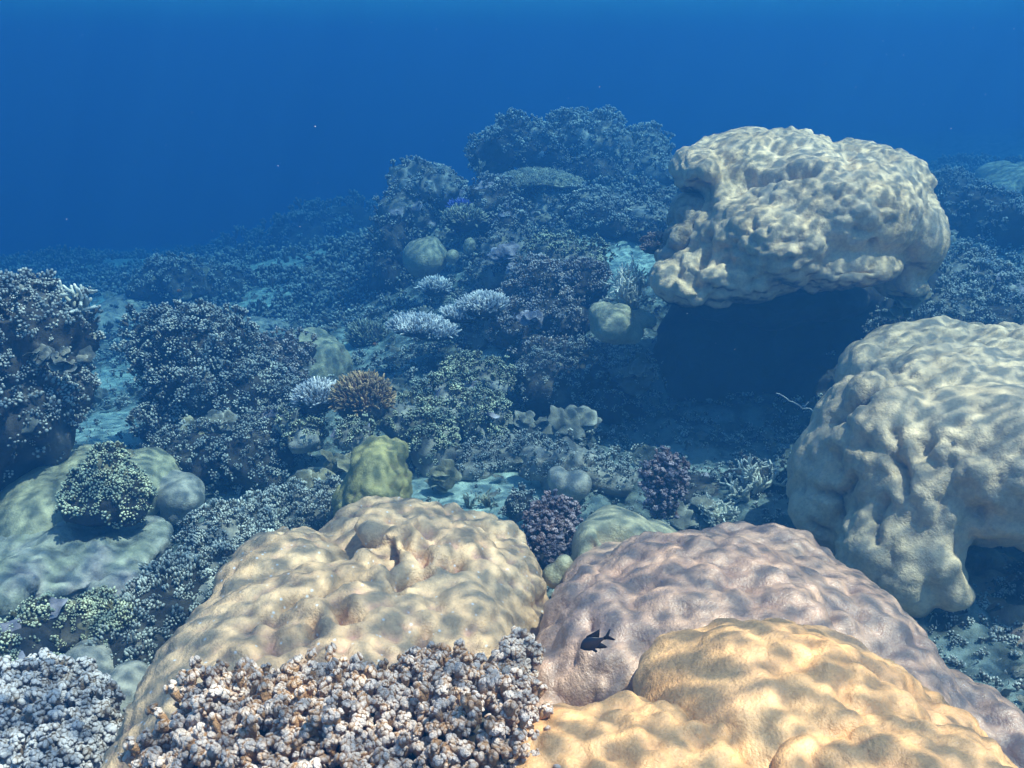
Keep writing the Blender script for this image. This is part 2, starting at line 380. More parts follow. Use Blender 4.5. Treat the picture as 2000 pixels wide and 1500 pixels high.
SAND = [(430, 950, 3.9, .12), (300, 1060, 3.1, .15), (560, 560, 10, .5), (700, 700, 6.0, .2), (1010, 930, 3.7, .15), (950, 985, 3.5, .34), (870, 975, 3.55, .22), (1010, 1030, 3.2, .22), (210, 860, 4.8, .32), (230, 740, 6.0, .3), (1130, 480, 6.6, .2), (620, 1000, 3.4, .08), (220, 600, 9.0, .5), (520, 640, 8.5, .3), (1230, 480, 6.7, .28), (1170, 455, 7.0, .22), (60, 1090, 3.0, .4), (200, 1110, 2.9, .28), (180, 1300, 2.2, .22), (520, 960, 3.6, .18), (330, 500, 14, .9)]
def sandmask(x, y):
    m = 0
    for px, py, Y, rr in SAND:
        p = P(px, py, Y); m = np.maximum(m, np.clip(1.4-np.hypot(x-p[0], (y-p[1])*.8)/rr, 0, 1)) if not np.isscalar(m) else np.clip(1.4-np.hypot(x-p[0], (y-p[1])*.8)/rr, 0, 1)
    return np.clip(m*1.6, 0, 1)
def gz(x, y):
    x = np.asarray(x, float).ravel(); y = np.asarray(y, float).ravel()
    p = np.stack([x, y, np.zeros_like(x)], 1); s = sandmask(x, y); far = np.clip(y/12, .3, 2.0)
    rough = fbm(p, .9, 3, 3)*.16*far+fbm(p, 4.5, 4, 9)*.10*(1-.55*s)+fbm(p, 22, 2, 19)*.012
    return gz0(x, y)+rough*(1-.5*s)
def build_ground():
    nu, nv = 520, 620
    v = np.linspace(0, 1, nv); y = -1.5+np.where(v < 1, (np.exp(v*4.35)-1)/(math.exp(4.35)-1), 1)*61.5
    u = np.linspace(-1, 1, nu); X = u[None, :]*(2.6+(y[:, None]+1.5)*.78); Y = np.repeat(y[:, None], nu, 1)
    z = gz(X, Y)
    V = np.stack([X.ravel(), Y.ravel(), z], 1)
    i = np.arange(nv-1)[:, None]*nu+np.arange(nu-1)[None]; i = i.ravel()
    T = np.stack([i, i+1, i+nu+1, i+nu], 1)
    me = mesh_np('seafloor', V, T, {'sand': sandmask(V[:, 0], V[:, 1])*np.clip(1.2+fbm(V, 7, 3, 5)*1.6, 0, 1)})
    o = link('seafloor', me, M['ground']); tag(o, kind='structure')
build_ground()

# ------------------------------------------------------------------ boulder corals (voxel-fused lobes)
def fused(lobes, voxel, smooth=6):
    """lobes: list of (centre xyz, radii xyz[, tilt about Y]) fused into one surface"""
    Vs, Ts = [], []; off = 0; V0, T0 = ICO[4]
    for lo in lobes:
        c, rad = np.array(lo[0]), np.array(lo[1]); V = V0*rad
        if len(lo) > 2:
            a = lo[2]; V = np.stack([V[:, 0]*math.cos(a)+V[:, 2]*math.sin(a), V[:, 1], -V[:, 0]*math.sin(a)+V[:, 2]*math.cos(a)], 1)
        Vs.append(V+c); Ts.append(T0+off); off += len(V0)
    me = mesh_np('tmp', np.concatenate(Vs), np.concatenate(Ts)); o = bpy.data.objects.new('tmp', me); C.objects.link(o)
    m = o.modifiers.new('r', 'REMESH'); m.mode = 'VOXEL'; m.voxel_size = voxel; m.use_smooth_shade = True
    s = o.modifiers.new('s', 'SMOOTH'); s.factor = .5; s.iterations = smooth
    dg = bpy.context.evaluated_depsgraph_get(); ev = o.evaluated_get(dg); out = bpy.data.meshes.new_from_object(ev)
    bpy.data.objects.remove(o); bpy.data.meshes.remove(me)
    return out
def px_lobes(L):
    """(px,py,Y,rx_px,ry_px,depth_m[,tilt])"""
    out = []
    for l in L:
        px, py, Y, rx, ry, rd = l[:6]; s = S(py, Y); e = [P(px, py, Y), (rx*s, rd, ry*s)]
        if len(l) > 6: e.append(l[6])
        out.append(tuple(e))
    return out
from mathutils.kdtree import KDTree
def cobbles(V, N, T, cell, r, flat=.9):
    """rounded cobble relief in cell units: union of paraboloid bumps seated on random surface points"""
    a, b, c = V[T[:, 0]], V[T[:, 1]], V[T[:, 2]]
    area = np.linalg.norm(np.cross(b-a, c-a), axis=1).sum()*.5*(2 if T.shape[1] == 4 else 1)
    n = int(area/(cell*cell)*1.6)+8; idx = r.choice(len(V), n, replace=len(V) < n); S0 = V[idx]
    kd = KDTree(n)
    for k in range(n): kd.insert(S0[k], k)
    kd.balance(); keep = np.ones(n, bool)
    for k in range(n):
        if keep[k]:
            for co, q, d in kd.find_range(S0[k], cell*.62):
                if q > k: keep[q] = False
    S1 = S0[keep]; n = len(S1); hgt = .25+.75*r.random(n); kd = KDTree(n)
    for k in range(n): kd.insert(S1[k], k)
    kd.balance(); out = np.empty(len(V)); find = kd.find_n
    for v in range(len(V)):
        m = 0
        for co, q, d in find(V[v], 4): m += math.exp(9*(hgt[q]-1.5*(d/cell)**2))
        out[v] = math.log(m)/9
    return out-.45
def quadtri(me):
    k = len(me.loops)//len(me.polygons); L = np.empty(len(me.loops), dtype=np.int32); me.loops.foreach_get('vertex_index', L)
    st = np.empty(len(me.polygons), dtype=np.int32); me.polygons.foreach_get('loop_start', st)
    return np.stack([L[st], L[st+1], L[st+2], L[np.minimum(st+3, len(L)-1)]], 1)
def massive(name, label, cat, lobes, m, voxel=.02, smooth=6, lump=(.045, .02), med=(.12, .03), fine=.004, crev=1.0, group=None, seed=1, stretch=(1, 1, 1), under=None, pits=0, cracks=()):
    me = fused(px_lobes(lobes), voxel, smooth); V, N = arr(me)
    st = np.array(stretch)
    q = V*st+fbm(V, 5, 2, seed)[:, None]*.03
    w2 = worley(q, 1/med[0], seed+5, 9); rr = np.random.default_rng(seed); T4 = quadtri(me)
    c1 = cobbles(V*st, N, T4, lump[0], rr); c2 = cobbles(V*st, N, T4, lump[0]*.5, rr)
    vary = np.clip(.85+fbm(V, 4, 2, seed+12)*1.2, .3, 1.4)
    d = (lump[1]*.66*c1+lump[1]*.34*c2)*vary+1.2*med[1]*(.45-w2)+fbm(V, 2.2, 3, seed+9)*.025*min(1, med[0]/.12)
    if pits:
        pt = worley(V, 3.3, seed+31, 30); d = d-pits*np.clip(1-pt/.16, 0, 1)**.7
    ck = np.zeros(len(V))
    if cracks:
        u = V[:, 0]/(V[:, 1]*cp-V[:, 2]*sp)*F+1000; yy = V[:, 1]*sp+V[:, 2]*cp; vv = 750-yy/(V[:, 1]*cp-V[:, 2]*sp)*F
        for wd, dp, pts in cracks:
            for (x0, y0), (x1, y1) in zip(pts[:-1], pts[1:]):
                k = max(2, int(math.hypot(x1-x0, y1-y0)/6))
                for t in np.linspace(0, 1, k):
                    hx, hy = x0+(x1-x0)*t, y0+(y1-y0)*t; near = np.where(np.hypot(u-hx, vv-hy) < 14)[0]
                    if not len(near): continue
                    c0 = V[near[np.argmin(V[near, 1]**2+V[near, 2]**2)]]; dd = np.linalg.norm(V-c0, axis=1)/wd
                    ck = np.maximum(ck, np.exp(-dd*dd)*dp)
        ck = ck*(1+.4*fbm(V, 25, 2, seed+7)); d = d-ck
    V2 = V+N*d[:, None]
    # crevice measure: concavity from displaced-minus-smoothed position
    lo = np.clip((w2-.78)/.22, 0, 1)*np.clip(fbm(V, 3, 2, seed+2)*2-.2, 0, 1)
    me.vertices.foreach_set('co', V2.astype(np.float32).ravel()); me.update()
    ed = np.empty(len(me.edges)*2, dtype=np.int32); me.edges.foreach_get('vertices', ed); ed = ed.reshape(-1, 2)
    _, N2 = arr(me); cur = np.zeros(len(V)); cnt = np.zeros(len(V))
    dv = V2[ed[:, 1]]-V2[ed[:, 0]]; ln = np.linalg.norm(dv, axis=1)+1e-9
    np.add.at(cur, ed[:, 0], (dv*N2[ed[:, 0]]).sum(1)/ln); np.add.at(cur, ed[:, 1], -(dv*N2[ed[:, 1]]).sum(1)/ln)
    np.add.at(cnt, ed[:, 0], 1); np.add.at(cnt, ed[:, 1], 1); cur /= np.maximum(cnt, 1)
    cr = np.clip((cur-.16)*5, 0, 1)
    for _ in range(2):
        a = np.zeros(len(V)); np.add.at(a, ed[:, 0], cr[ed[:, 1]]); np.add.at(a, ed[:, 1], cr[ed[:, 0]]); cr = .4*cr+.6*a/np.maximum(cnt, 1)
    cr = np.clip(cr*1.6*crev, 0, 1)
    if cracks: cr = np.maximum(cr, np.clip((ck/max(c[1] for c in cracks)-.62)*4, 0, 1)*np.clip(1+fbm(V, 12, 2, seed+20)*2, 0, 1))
    if under is not None: cr = np.maximum(cr, np.clip((-N2[:, 2]-under)*4, 0, 1))  # down-facing faces take the same darker tone
    at = me.attributes.new('crev', 'FLOAT', 'POINT'); at.data.foreach_set('value', cr.astype(np.float32))
    c = V2.mean(0); c[2] = V2[:, 2].min()
    me.vertices.foreach_set('co', (V2-c).astype(np.float32).ravel()); me.update()
    o = link(name, me, m); o.location = c; tag(o, label, cat, group); me.name = name
    return o

BC = 'boulder_coral'
# tan dome filling the lower left of centre
massive(BC, 'large tan lumpy dome coral behind the pale knobby coral at the bottom', 'boulder coral', [
    (640, 1420, 1.62, 400, 250, .50), (850, 1250, 1.95, 215, 190, .42), (600, 1190, 2.02, 180, 110, .32, .5), (560, 1330, 1.8, 240, 190, .36), (330, 1500, 1.5, 110, 150, .3),
    (740, 1080, 2.3, 150, 88, .28), (850, 1085, 2.28, 110, 72, .25), (930, 1110, 2.22, 110, 70, .26), (985, 1190, 2.05, 85, 110, .26), (787, 1072, 2.02, 42, 34, .09), (718, 1100, 1.98, 26, 27, .06), (758, 1122, 1.96, 28, 20, .05), (690, 1168, 1.86, 74, 44, .13), (850, 1135, 1.98, 90, 54, .16), (822, 1040, 2.14, 44, 26, .08), (745, 1030, 2.16, 52, 28, .1), (600, 1215, 1.8, 70, 36, .12), (704, 1205, 1.80, 34, 26, .06), (900, 1330, 1.72, 130, 170, .3), (520, 1110, 2.25, 80, 50, .2)],
    M['tan'], .010, 2, (.054, .021), (.15, .020), .002, seed=11, crev=.8, cracks=[
        (.020, .075, [(560, 1152), (600, 1145), (624, 1138), (655, 1118), (690, 1108), (712, 1112)]), (.018, .075, [(738, 1052), (752, 1078), (742, 1095)]), (.015, .05, [(793, 1022), (799, 1041), (818, 1054), (826, 1075)]),
        (.022, .085, [(823, 1098), (800, 1106), (782, 1118), (775, 1132)]), (.015, .055, [(866, 1080), (890, 1090), (906, 1080)]), (.016, .065, [(668, 1168), (676, 1199), (694, 1182)]), (.012, .05, [(605, 1190), (611, 1212)]), (.012, .04, [(842, 1225), (834, 1250)]), (.010, .02, [(752, 1100), (790, 1112)])])
# pink-brown dome on the right
massive(BC, 'broad glossy pinkish brown dome coral that the black fish hovers over', 'boulder coral', [
    (1400, 1350, 1.75, 340, 255, .55), (1180, 1290, 1.72, 120, 140, .32), (1120, 1335, 1.62, 95, 80, .2), (1600, 1330, 1.8, 240, 180, .5), (1800, 1450, 1.68, 120, 160, .4), (1930, 1540, 1.58, 120, 170, .35), (1240, 1180, 2.02, 140, 76, .28), (1500, 1160, 2.08, 180, 80, .36), (1640, 1220, 1.95, 130, 80, .3)],
    M['pink'], .010, 2, (.062, .022), (.16, .020), .0015, crev=.3, seed=23, pits=.012)
massive(BC, 'yellow olive lobed coral knoll peeping up behind the pink dome, with a dark pit', 'boulder coral', [
    (1210, 1085, 2.35, 92, 84, .22), (1290, 1085, 2.35, 70, 56, .2), (1160, 1110, 2.28, 48, 90, .15)], M['sage'], .011, 3, (.07, .012), (.14, .02), .001, seed=31, cracks=[(.035, .06, [(1196, 1030), (1202, 1036)]), (.02, .04, [(1150, 1050), (1146, 1080)])])
massive(BC, 'tiny pale smooth knob coral squeezed between the tan and pink domes', 'boulder coral', [(1100, 1105, 2.18, 17, 22, .03, .4), (1085, 1125, 2.18, 24, 20, .04)], M['sage'], .008, 3, (.05, .003), (.1, .004), .001, seed=32)
# orange foreground
massive(BC, 'bright orange tan dome coral with dimples in front of the pink dome', 'boulder coral', [
    (1540, 1490, 1.25, 310, 215, .32), (1370, 1400, 1.32, 130, 110, .22), (1700, 1460, 1.28, 160, 140, .28), (1850, 1580, 1.18, 150, 160, .3), (1470, 1330, 1.38, 130, 64, .18), (1610, 1350, 1.38, 130, 74, .18)],
    M['orange'], .009, 2, (.054, .020), (.12, .014), .001, crev=.15, seed=41)
massive(BC, 'rounded peach coral lobe at the bottom edge right of the knobby coral', 'boulder coral', [
    (1250, 1560, 1.1, 250, 140, .2), (1110, 1510, 1.12, 140, 84, .14), (1370, 1500, 1.13, 115, 85, .14), (1200, 1450, 1.15, 90, 44, .10), (1420, 1550, 1.1, 85, 100, .14)],
    M['orange'], .008, 2, (.046, .018), (.10, .012), .001, crev=.2, seed=42)
massive(BC, 'lowest orange coral hump cut by the bottom edge near the right corner', 'boulder coral', [
    (1750, 1590, 1.05, 220, 145, .2), (1600, 1540, 1.06, 90, 75, .12), (1900, 1570, 1.04, 130, 90, .14)], M['orange'], .008, 2, (.046, .018), (.10, .012), .001, crev=.2, seed=43)
# grey-green wall at the right
massive(BC, 'huge grey green lobed coral rising at the right edge with a dark hollow under it', 'boulder coral', [
    (1900, 860, 3.0, 230, 175, .58), (1720, 890, 2.9, 130, 165, .38), (1610, 960, 2.92, 62, 130, .25), (1680, 985, 2.78, 58, 130, .2), (1775, 1000, 2.66, 100, 165, .27), (1960, 880, 2.7, 220, 130, .38), (1890, 725, 3.4, 200, 78, .5), (2050, 760, 3.2, 250, 110, .5), (1735, 1100, 2.54, 110, 120, .2), (1850, 1140, 2.42, 52, 50, .10), (1820, 1090, 2.45, 60, 60, .12), (1735, 765, 3.3, 72, 80, .4), (1665, 860, 3.05, 62, 90, .32), (1940, 985, 2.55, 110, 46, .2), (1588, 1000, 2.85, 44, 60, .15)],
    M['greygreen'], .013, 2, (.075, .028), (.26, .022), .002, crev=.7, seed=51, cracks=[
        (.02, .04, [(1735, 825), (1741, 845), (1737, 873), (1748, 915), (1755, 945)]), (.018, .04, [(1645, 935), (1628, 980), (1622, 1020), (1612, 1060)]), (.016, .045, [(1580, 966), (1600, 962), (1624, 975)]),
        (.018, .035, [(1712, 975), (1700, 990), (1696, 1040)]), (.03, .05, [(1600, 815), (1625, 790), (1653, 771), (1690, 750), (1730, 730), (1775, 722)]), (.02, .04, [(1570, 1030), (1600, 1055)])])
massive('reef_rock', 'brown rubbly reef rock under the overhang at the right edge', 'reef rock', [(1950, 1190, 2.75, 130, 90, .25), (2020, 1330, 2.35, 120, 120, .3), (1930, 1260, 2.55, 80, 90, .2), (1890, 1110, 2.9, 60, 60, .2)], M['brownrock'], .016, 1, (.06, .03), (.2, .05), .012, seed=53)
# big bommie
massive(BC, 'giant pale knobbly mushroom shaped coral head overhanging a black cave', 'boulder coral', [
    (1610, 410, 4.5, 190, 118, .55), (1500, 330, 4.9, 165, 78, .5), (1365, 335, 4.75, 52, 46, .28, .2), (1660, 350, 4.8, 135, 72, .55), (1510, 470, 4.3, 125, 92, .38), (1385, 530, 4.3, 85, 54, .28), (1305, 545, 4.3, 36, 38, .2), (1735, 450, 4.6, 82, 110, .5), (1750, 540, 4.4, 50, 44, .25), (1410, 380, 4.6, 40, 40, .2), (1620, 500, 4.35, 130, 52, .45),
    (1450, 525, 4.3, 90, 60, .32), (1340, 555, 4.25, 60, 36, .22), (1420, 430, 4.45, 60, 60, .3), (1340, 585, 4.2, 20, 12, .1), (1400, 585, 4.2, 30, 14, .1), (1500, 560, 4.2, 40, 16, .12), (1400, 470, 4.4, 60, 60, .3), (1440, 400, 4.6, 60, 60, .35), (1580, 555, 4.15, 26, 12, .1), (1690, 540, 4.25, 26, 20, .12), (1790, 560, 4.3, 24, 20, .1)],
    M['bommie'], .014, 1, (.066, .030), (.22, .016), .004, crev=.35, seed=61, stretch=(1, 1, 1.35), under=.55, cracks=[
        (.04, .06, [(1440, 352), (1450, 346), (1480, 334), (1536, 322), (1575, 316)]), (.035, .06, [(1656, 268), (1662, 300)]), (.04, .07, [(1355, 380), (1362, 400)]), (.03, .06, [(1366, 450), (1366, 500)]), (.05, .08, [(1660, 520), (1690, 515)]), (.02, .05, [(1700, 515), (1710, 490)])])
massive('reef_rock', 'near-black rock stem carrying the giant coral head, widened to block skylight', 'reef rock', [
    (1560, 700, 5.6, 230, 200, .5), (1420, 640, 5.4, 120, 100, .4), (1700, 600, 5.4, 160, 110, .4), (1500, 560, 5.2, 220, 60, .5), (1380, 740, 5.2, 110, 120, .35), (1580, 800, 5.1, 150, 110, .35)], M['core'], .03, 3, (.1, .04), (.3, .08), .01, seed=62)  # extra lobes added to block skylight; near-black colour deepens the cave shade
massive(BC, 'small pale block shaped coral jutting out left of the cave mouth', 'boulder coral', [(1195, 632, 4.35, 46, 34, .14), (1175, 615, 4.35, 30, 28, .1), (1225, 645, 4.4, 30, 24, .12), (1245, 622, 4.5, 36, 16, .1)], M['sage'], .012, 3, (.05, .012), (.15, .03), .004, seed=63)
massive('reef_rock', 'brown encrusted rock notch on the left flank of the giant head', 'reef rock', [(1350, 425, 4.65, 46, 46, .2), (1335, 465, 4.5, 36, 34, .15), (1310, 500, 4.5, 30, 24, .12)], M['brownrock'], .014, 1, (.05, .03), (.15, .04), .012, seed=64)
# mid-distance boulders
massive(BC, 'olive green cobbled hump coral behind the tan dome', 'boulder coral', [(738, 950, 3.05, 68, 62, .2), (735, 900, 3.1, 52, 42, .17), (765, 885, 3.15, 34, 26, .12), (700, 975, 3.05, 44, 50, .16), (770, 970, 3.1, 38, 60, .16)], M['olive'], .009, 1, (.050, .024), (.12, .012), .002, seed=71, crev=.4)
massive(BC, 'grey heart shaped smooth coral lump on the sand', 'boulder coral', [(1092, 940, 3.4, 24, 32, .07, -.3), (1128, 945, 3.38, 28, 28, .08, .3), (1112, 962, 3.4, 32, 24, .08)], M['grey'], .01, 4, (.08, .006), (.15, .005), .001, seed=72)
massive(BC, 'tall rounded yellowish coral mound with flaky lower side behind the pale branching coral', 'boulder coral', [(600, 690, 5.4, 66, 50, .22), (640, 720, 5.3, 48, 58, .2), (615, 745, 5.2, 44, 40, .16)], M['sage'], .014, 3, (.07, .018), (.2, .02), .004, seed=73)
massive('brain_coral', 'round yellowish brain coral ball, largest of the three on the reef slope', 'brain coral', [(828, 502, 6.5, 44, 37, .17), (838, 478, 6.5, 22, 16, .1)], M['sage'], .012, 3, (.03, .008), (.2, .01), .002, seed=74)
massive('brain_coral', 'small brain coral ball in the middle between its two neighbours', 'brain coral', [(884, 502, 6.4, 17, 17, .07)], M['sage'], .01, 3, (.03, .005), (.2, .005), .002, seed=75)
massive('brain_coral', 'upright egg shaped brain coral right of the other two', 'brain coral', [(917, 481, 6.4, 16, 20, .07, .3)], M['sage'], .01, 3, (.03, .005), (.2, .005), .002, seed=76)
massive(BC, 'smooth pale grey coral mound under the yellowish branching bush at the left', 'boulder coral', [(150, 975, 3.35, 135, 92, .42), (60, 1000, 3.3, 100, 76, .4), (250, 945, 3.5, 84, 58, .3)], M['sage'], .014, 3, (.11, .012), (.3, .04), .003, seed=77, crev=.4)
massive('reef_rock', 'pale crusty rock slab with a black hollow under it at lower left', 'reef rock', [(60, 1075, 2.95, 120, 46, .35), (150, 1085, 2.85, 110, 42, .3), (250, 1080, 2.9, 70, 34, .25), (20, 1130, 2.6, 60, 30, .2), (230, 1130, 2.7, 50, 26, .15)], M['crust'], .013, 1, (.05, .026), (.2, .05), .012, seed=87, crev=.6)
massive(BC, 'bluish grey coral lump with folds beside the pale mound', 'boulder coral', [(352, 962, 3.45, 44, 36, .13), (330, 945, 3.5, 32, 26, .1), (372, 978, 3.4, 26, 26, .08), (345, 1000, 3.4, 30, 20, .08)], M['grey'], .011, 4, (.09, .012), (.2, .01), .002, seed=78)
massive(BC, 'pale dome coral patch far left, smooth and blurred by blue water', 'boulder coral', [(245, 620, 8.2, 58, 40, .5), (220, 650, 7.8, 50, 40, .4)], M['grey'], .04, 3, (.3, .02), (.6, .03), .01, seed=79)
massive(BC, 'flat topped pale coral block behind the tall yellowish mound', 'boulder coral', [(500, 655, 7.6, 56, 34, .4), (555, 650, 7.6, 34, 28, .3), (480, 680, 7.4, 40, 40, .3)], M['grey'], .03, 3, (.2, .02), (.5, .03), .01, seed=80)
massive(BC, 'low faint coral shelf at the far left, barely visible in the blue', 'boulder coral', [(200, 555, 13, 120, 22, .9), (120, 570, 12, 60, 18, .7)], M['grey'], .07, 3, (.4, .05), (.9, .08), .02, seed=81)
massive(BC, 'pale green rounded coral dome at the far right edge beyond the giant head', 'boulder coral', [(1990, 350, 9.5, 75, 36, .5), (1950, 372, 9.3, 34, 26, .3)], M['sage'], .04, 3, (.2, .03), (.6, .05), .01, seed=82)
massive(BC, 'low pale rock hump at the foot of the knobby bushes at bottom left', 'boulder coral', [(170, 1330, 2.15, 75, 60, .2), (250, 1345, 2.05, 48, 42, .12), (150, 1290, 2.3, 50, 50, .15)], M['grey'], .012, 3, (.06, .01), (.15, .03), .006, seed=85)

# ------------------------------------------------------------------ knobby / bushy colonies
def blob(lobes, seed, amp=.18, sub=5):
    """star-shaped core from several ellipsoid lobes (metres)"""
    V0, T0 = ICO[sub]; cs = np.array([l[0] for l in lobes]); c = cs.mean(0); best = np.zeros(len(V0))
    for lc, lr in lobes:
        o = (c-np.array(lc))/np.array(lr); d = V0/np.array(lr)
        A = (d*d).sum(1); B = (d*o).sum(1); Cc = (o*o).sum()-1; disc = B*B-A*Cc
        t = np.where(disc > 0, (-B+np.sqrt(np.maximum(disc, 0)))/A, 0); best = np.maximum(best, t)
    best = np.maximum(best, best[best > 0].min() if (best > 0).any() else .05)
    s = np.array(lobes[0][1]).mean(); V = V0*best[:, None]
    V = V*(1+amp*fbm(V0*1.0+seed, 2.6, 4, seed))[:, None]
    return c, V, T0
def colony(name, label, cat, lobes, ms, size, n, kind='knob', det=2, group=None, seed=1, up=.5, upmin=-.6, core=None, zs=(.8, 1.5), clump=.0, amp=.18, lift=.9):
    r = np.random.default_rng(seed); L = [(c, rr) for c, rr in [(q[0], q[1]) for q in px_lobes(lobes)]]
    if kind == 'knob' and det == 2: n = int(n*.42); size = size*.95; upmin = -.75
    c, V, T = blob(L, seed, amp); root = empty(name, c+np.array([0, 0, V[:, 2].min()]), label, cat, group)
    off = np.array([0, 0, V[:, 2].min()])
    cm = mesh_np('base', V-off, T, {'tip': np.clip(.3+fbm(V, 8, 3, seed), 0, 1), 'rnd': np.zeros(len(V))}); link('base', cm, core or M['core'], root)
    pos, nn = sample(V, T, n, r, upmin)
    if clump:
        keep = fbm(pos, clump, 3, seed+4)+r.random(len(pos))*.25 > -.05; pos, nn = pos[keep], nn[keep]
    # facing down ones are shaded dead sides: thin them
    keep = r.random(len(pos)) < np.clip(.55+nn[:, 2]*.8, .12, 1); pos, nn = pos[keep], nn[keep]
    D = nn*(1-up)+np.array([[0, 0, 1.]])*up+r.normal(0, .22, nn.shape)
    if kind == 'knob' and det == 2: D = D+fbm3(pos, 14, seed)*.5
    sc = size*(.55+.8*r.random(len(pos))); z = zs[0]+(zs[1]-zs[0])*r.random(len(pos))
    var = {'knob': {3: KN3, 2: HD, 1: KN1}[det], 'finger': FG, 'plate': DS}[kind]
    lf = r.random(len(pos))**1.3
    if kind == 'knob' and det == 2: lf = np.clip(.5+fbm(pos, 1/(size*7), 2, seed+6)*1.7+r.normal(0, .18, len(pos)), -.3, 1.4)*1.3
    lift = (size*lift*lf)[:, None]*D/np.linalg.norm(D, axis=1, keepdims=True)
    Vm, Tm, A = stamp(var, pos-off+lift-nn*size*.4, D, sc, r, z)
    if kind == 'knob' and det == 2 and seed >= 100 and seed % 3 != 1:
        pp, pn = sample(V, T, min(9, max(4, n//40)), r, -.1)
        for q in range(len(pp)):
            Vp, Tp, Ap = stamp(DS, (pp-off)[q:q+1], (pn*.5+np.array([[0, -.35, .8]]))[q:q+1]+r.normal(0, .2, (1, 3)), np.array([size*(2.0+2.4*r.random())]), r)
            link('plate', mesh_np('plate', Vp, Tp, Ap), M[['plate', 'plate_lav', 'plate_yellow'][seed//3 % 3]], root)
    pname = {'knob': 'branch_tips', 'finger': 'branches', 'plate': 'plates'}[kind]
    link(pname, mesh_np(pname, Vm, Tm, A), ms, root)
    return root
KC = 'finger_coral'
G1 = None
# foreground pale lavender knobs along the bottom
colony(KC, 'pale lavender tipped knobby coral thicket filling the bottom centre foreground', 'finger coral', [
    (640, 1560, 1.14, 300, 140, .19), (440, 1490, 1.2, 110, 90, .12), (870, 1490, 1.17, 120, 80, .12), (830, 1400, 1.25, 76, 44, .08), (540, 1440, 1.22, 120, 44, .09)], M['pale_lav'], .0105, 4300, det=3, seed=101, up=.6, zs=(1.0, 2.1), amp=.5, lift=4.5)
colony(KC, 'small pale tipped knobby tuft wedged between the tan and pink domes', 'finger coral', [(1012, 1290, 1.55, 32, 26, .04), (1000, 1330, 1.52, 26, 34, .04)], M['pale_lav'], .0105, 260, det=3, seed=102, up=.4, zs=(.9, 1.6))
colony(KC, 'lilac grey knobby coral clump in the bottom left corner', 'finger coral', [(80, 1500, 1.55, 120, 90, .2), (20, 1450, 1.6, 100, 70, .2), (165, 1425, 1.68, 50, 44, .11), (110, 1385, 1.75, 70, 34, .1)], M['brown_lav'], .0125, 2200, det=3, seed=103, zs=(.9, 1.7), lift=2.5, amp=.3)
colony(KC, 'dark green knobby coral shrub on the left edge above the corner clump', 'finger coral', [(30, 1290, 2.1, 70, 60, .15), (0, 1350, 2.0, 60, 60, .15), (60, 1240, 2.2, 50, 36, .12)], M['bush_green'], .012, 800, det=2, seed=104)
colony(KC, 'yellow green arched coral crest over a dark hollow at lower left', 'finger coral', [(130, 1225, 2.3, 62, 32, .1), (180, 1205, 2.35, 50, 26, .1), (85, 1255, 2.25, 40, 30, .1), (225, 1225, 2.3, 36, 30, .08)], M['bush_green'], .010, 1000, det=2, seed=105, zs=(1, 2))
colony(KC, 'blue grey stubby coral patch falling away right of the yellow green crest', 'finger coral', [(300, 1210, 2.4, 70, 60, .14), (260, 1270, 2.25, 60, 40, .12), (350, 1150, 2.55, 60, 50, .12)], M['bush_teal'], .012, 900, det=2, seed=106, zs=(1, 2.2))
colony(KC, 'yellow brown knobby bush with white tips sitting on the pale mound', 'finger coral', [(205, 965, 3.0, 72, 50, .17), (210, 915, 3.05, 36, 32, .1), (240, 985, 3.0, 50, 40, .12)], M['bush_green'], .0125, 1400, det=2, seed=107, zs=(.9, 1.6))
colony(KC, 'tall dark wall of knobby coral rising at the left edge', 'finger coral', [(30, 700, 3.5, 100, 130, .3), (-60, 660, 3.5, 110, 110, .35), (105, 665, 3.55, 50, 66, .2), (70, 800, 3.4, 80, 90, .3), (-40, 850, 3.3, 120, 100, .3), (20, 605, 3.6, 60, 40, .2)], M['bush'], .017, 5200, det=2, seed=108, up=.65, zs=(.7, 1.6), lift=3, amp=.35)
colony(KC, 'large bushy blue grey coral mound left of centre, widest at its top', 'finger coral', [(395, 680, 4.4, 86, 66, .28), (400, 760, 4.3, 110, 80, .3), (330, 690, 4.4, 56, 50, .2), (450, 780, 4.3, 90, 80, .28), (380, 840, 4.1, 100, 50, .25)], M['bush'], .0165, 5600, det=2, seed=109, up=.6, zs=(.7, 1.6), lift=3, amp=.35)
colony(KC, 'purplish knobby coral clump leaning on the tall yellowish mound', 'finger coral', [(545, 720, 4.7, 52, 48, .2), (520, 760, 4.5, 50, 50, .2), (575, 695, 4.8, 32, 22, .1)], M['brown_lav'], .015, 1300, det=2, seed=110, zs=(.7, 1.6), lift=3, amp=.35)
# acropora
def acro(label, lobes, ms, size, n, seed, table=False, zs=(.8, 1.3), cat='staghorn coral', name='bushy_coral', up=.3, kind='finger'):
    return colony(name, label, cat, lobes, ms, size, n, kind, 2, None, seed, up, -.15 if not table else .2, zs=zs, amp=.06)
acro('bleached pale blue fine branched coral cushion left of the brown one', [(620, 780, 3.9, 38, 26, .1), (600, 790, 3.9, 24, 16, .06)], M['acro_pale'], .0085, 520, 201, cat='branching coral')
acro('golden brown fine branched coral cushion beside the pale one', [(708, 785, 3.85, 52, 44, .13)], M['acro_brown'], .0090, 1100, 202, cat='branching coral')
acro('pale blue flat topped branched coral fringing the dark gap, lower left of two', [(815, 640, 4.95, 50, 14, .13), (850, 652, 4.95, 40, 12, .1)], M['acro_pale'], .0095, 1100, 203, cat='branching coral')
acro('pale branched coral fan, upper right of the two around the dark gap', [(945, 600, 5.2, 46, 18, .13), (900, 618, 5.2, 38, 11, .1)], M['acro_pale'], .0095, 1100, 204, cat='branching coral')
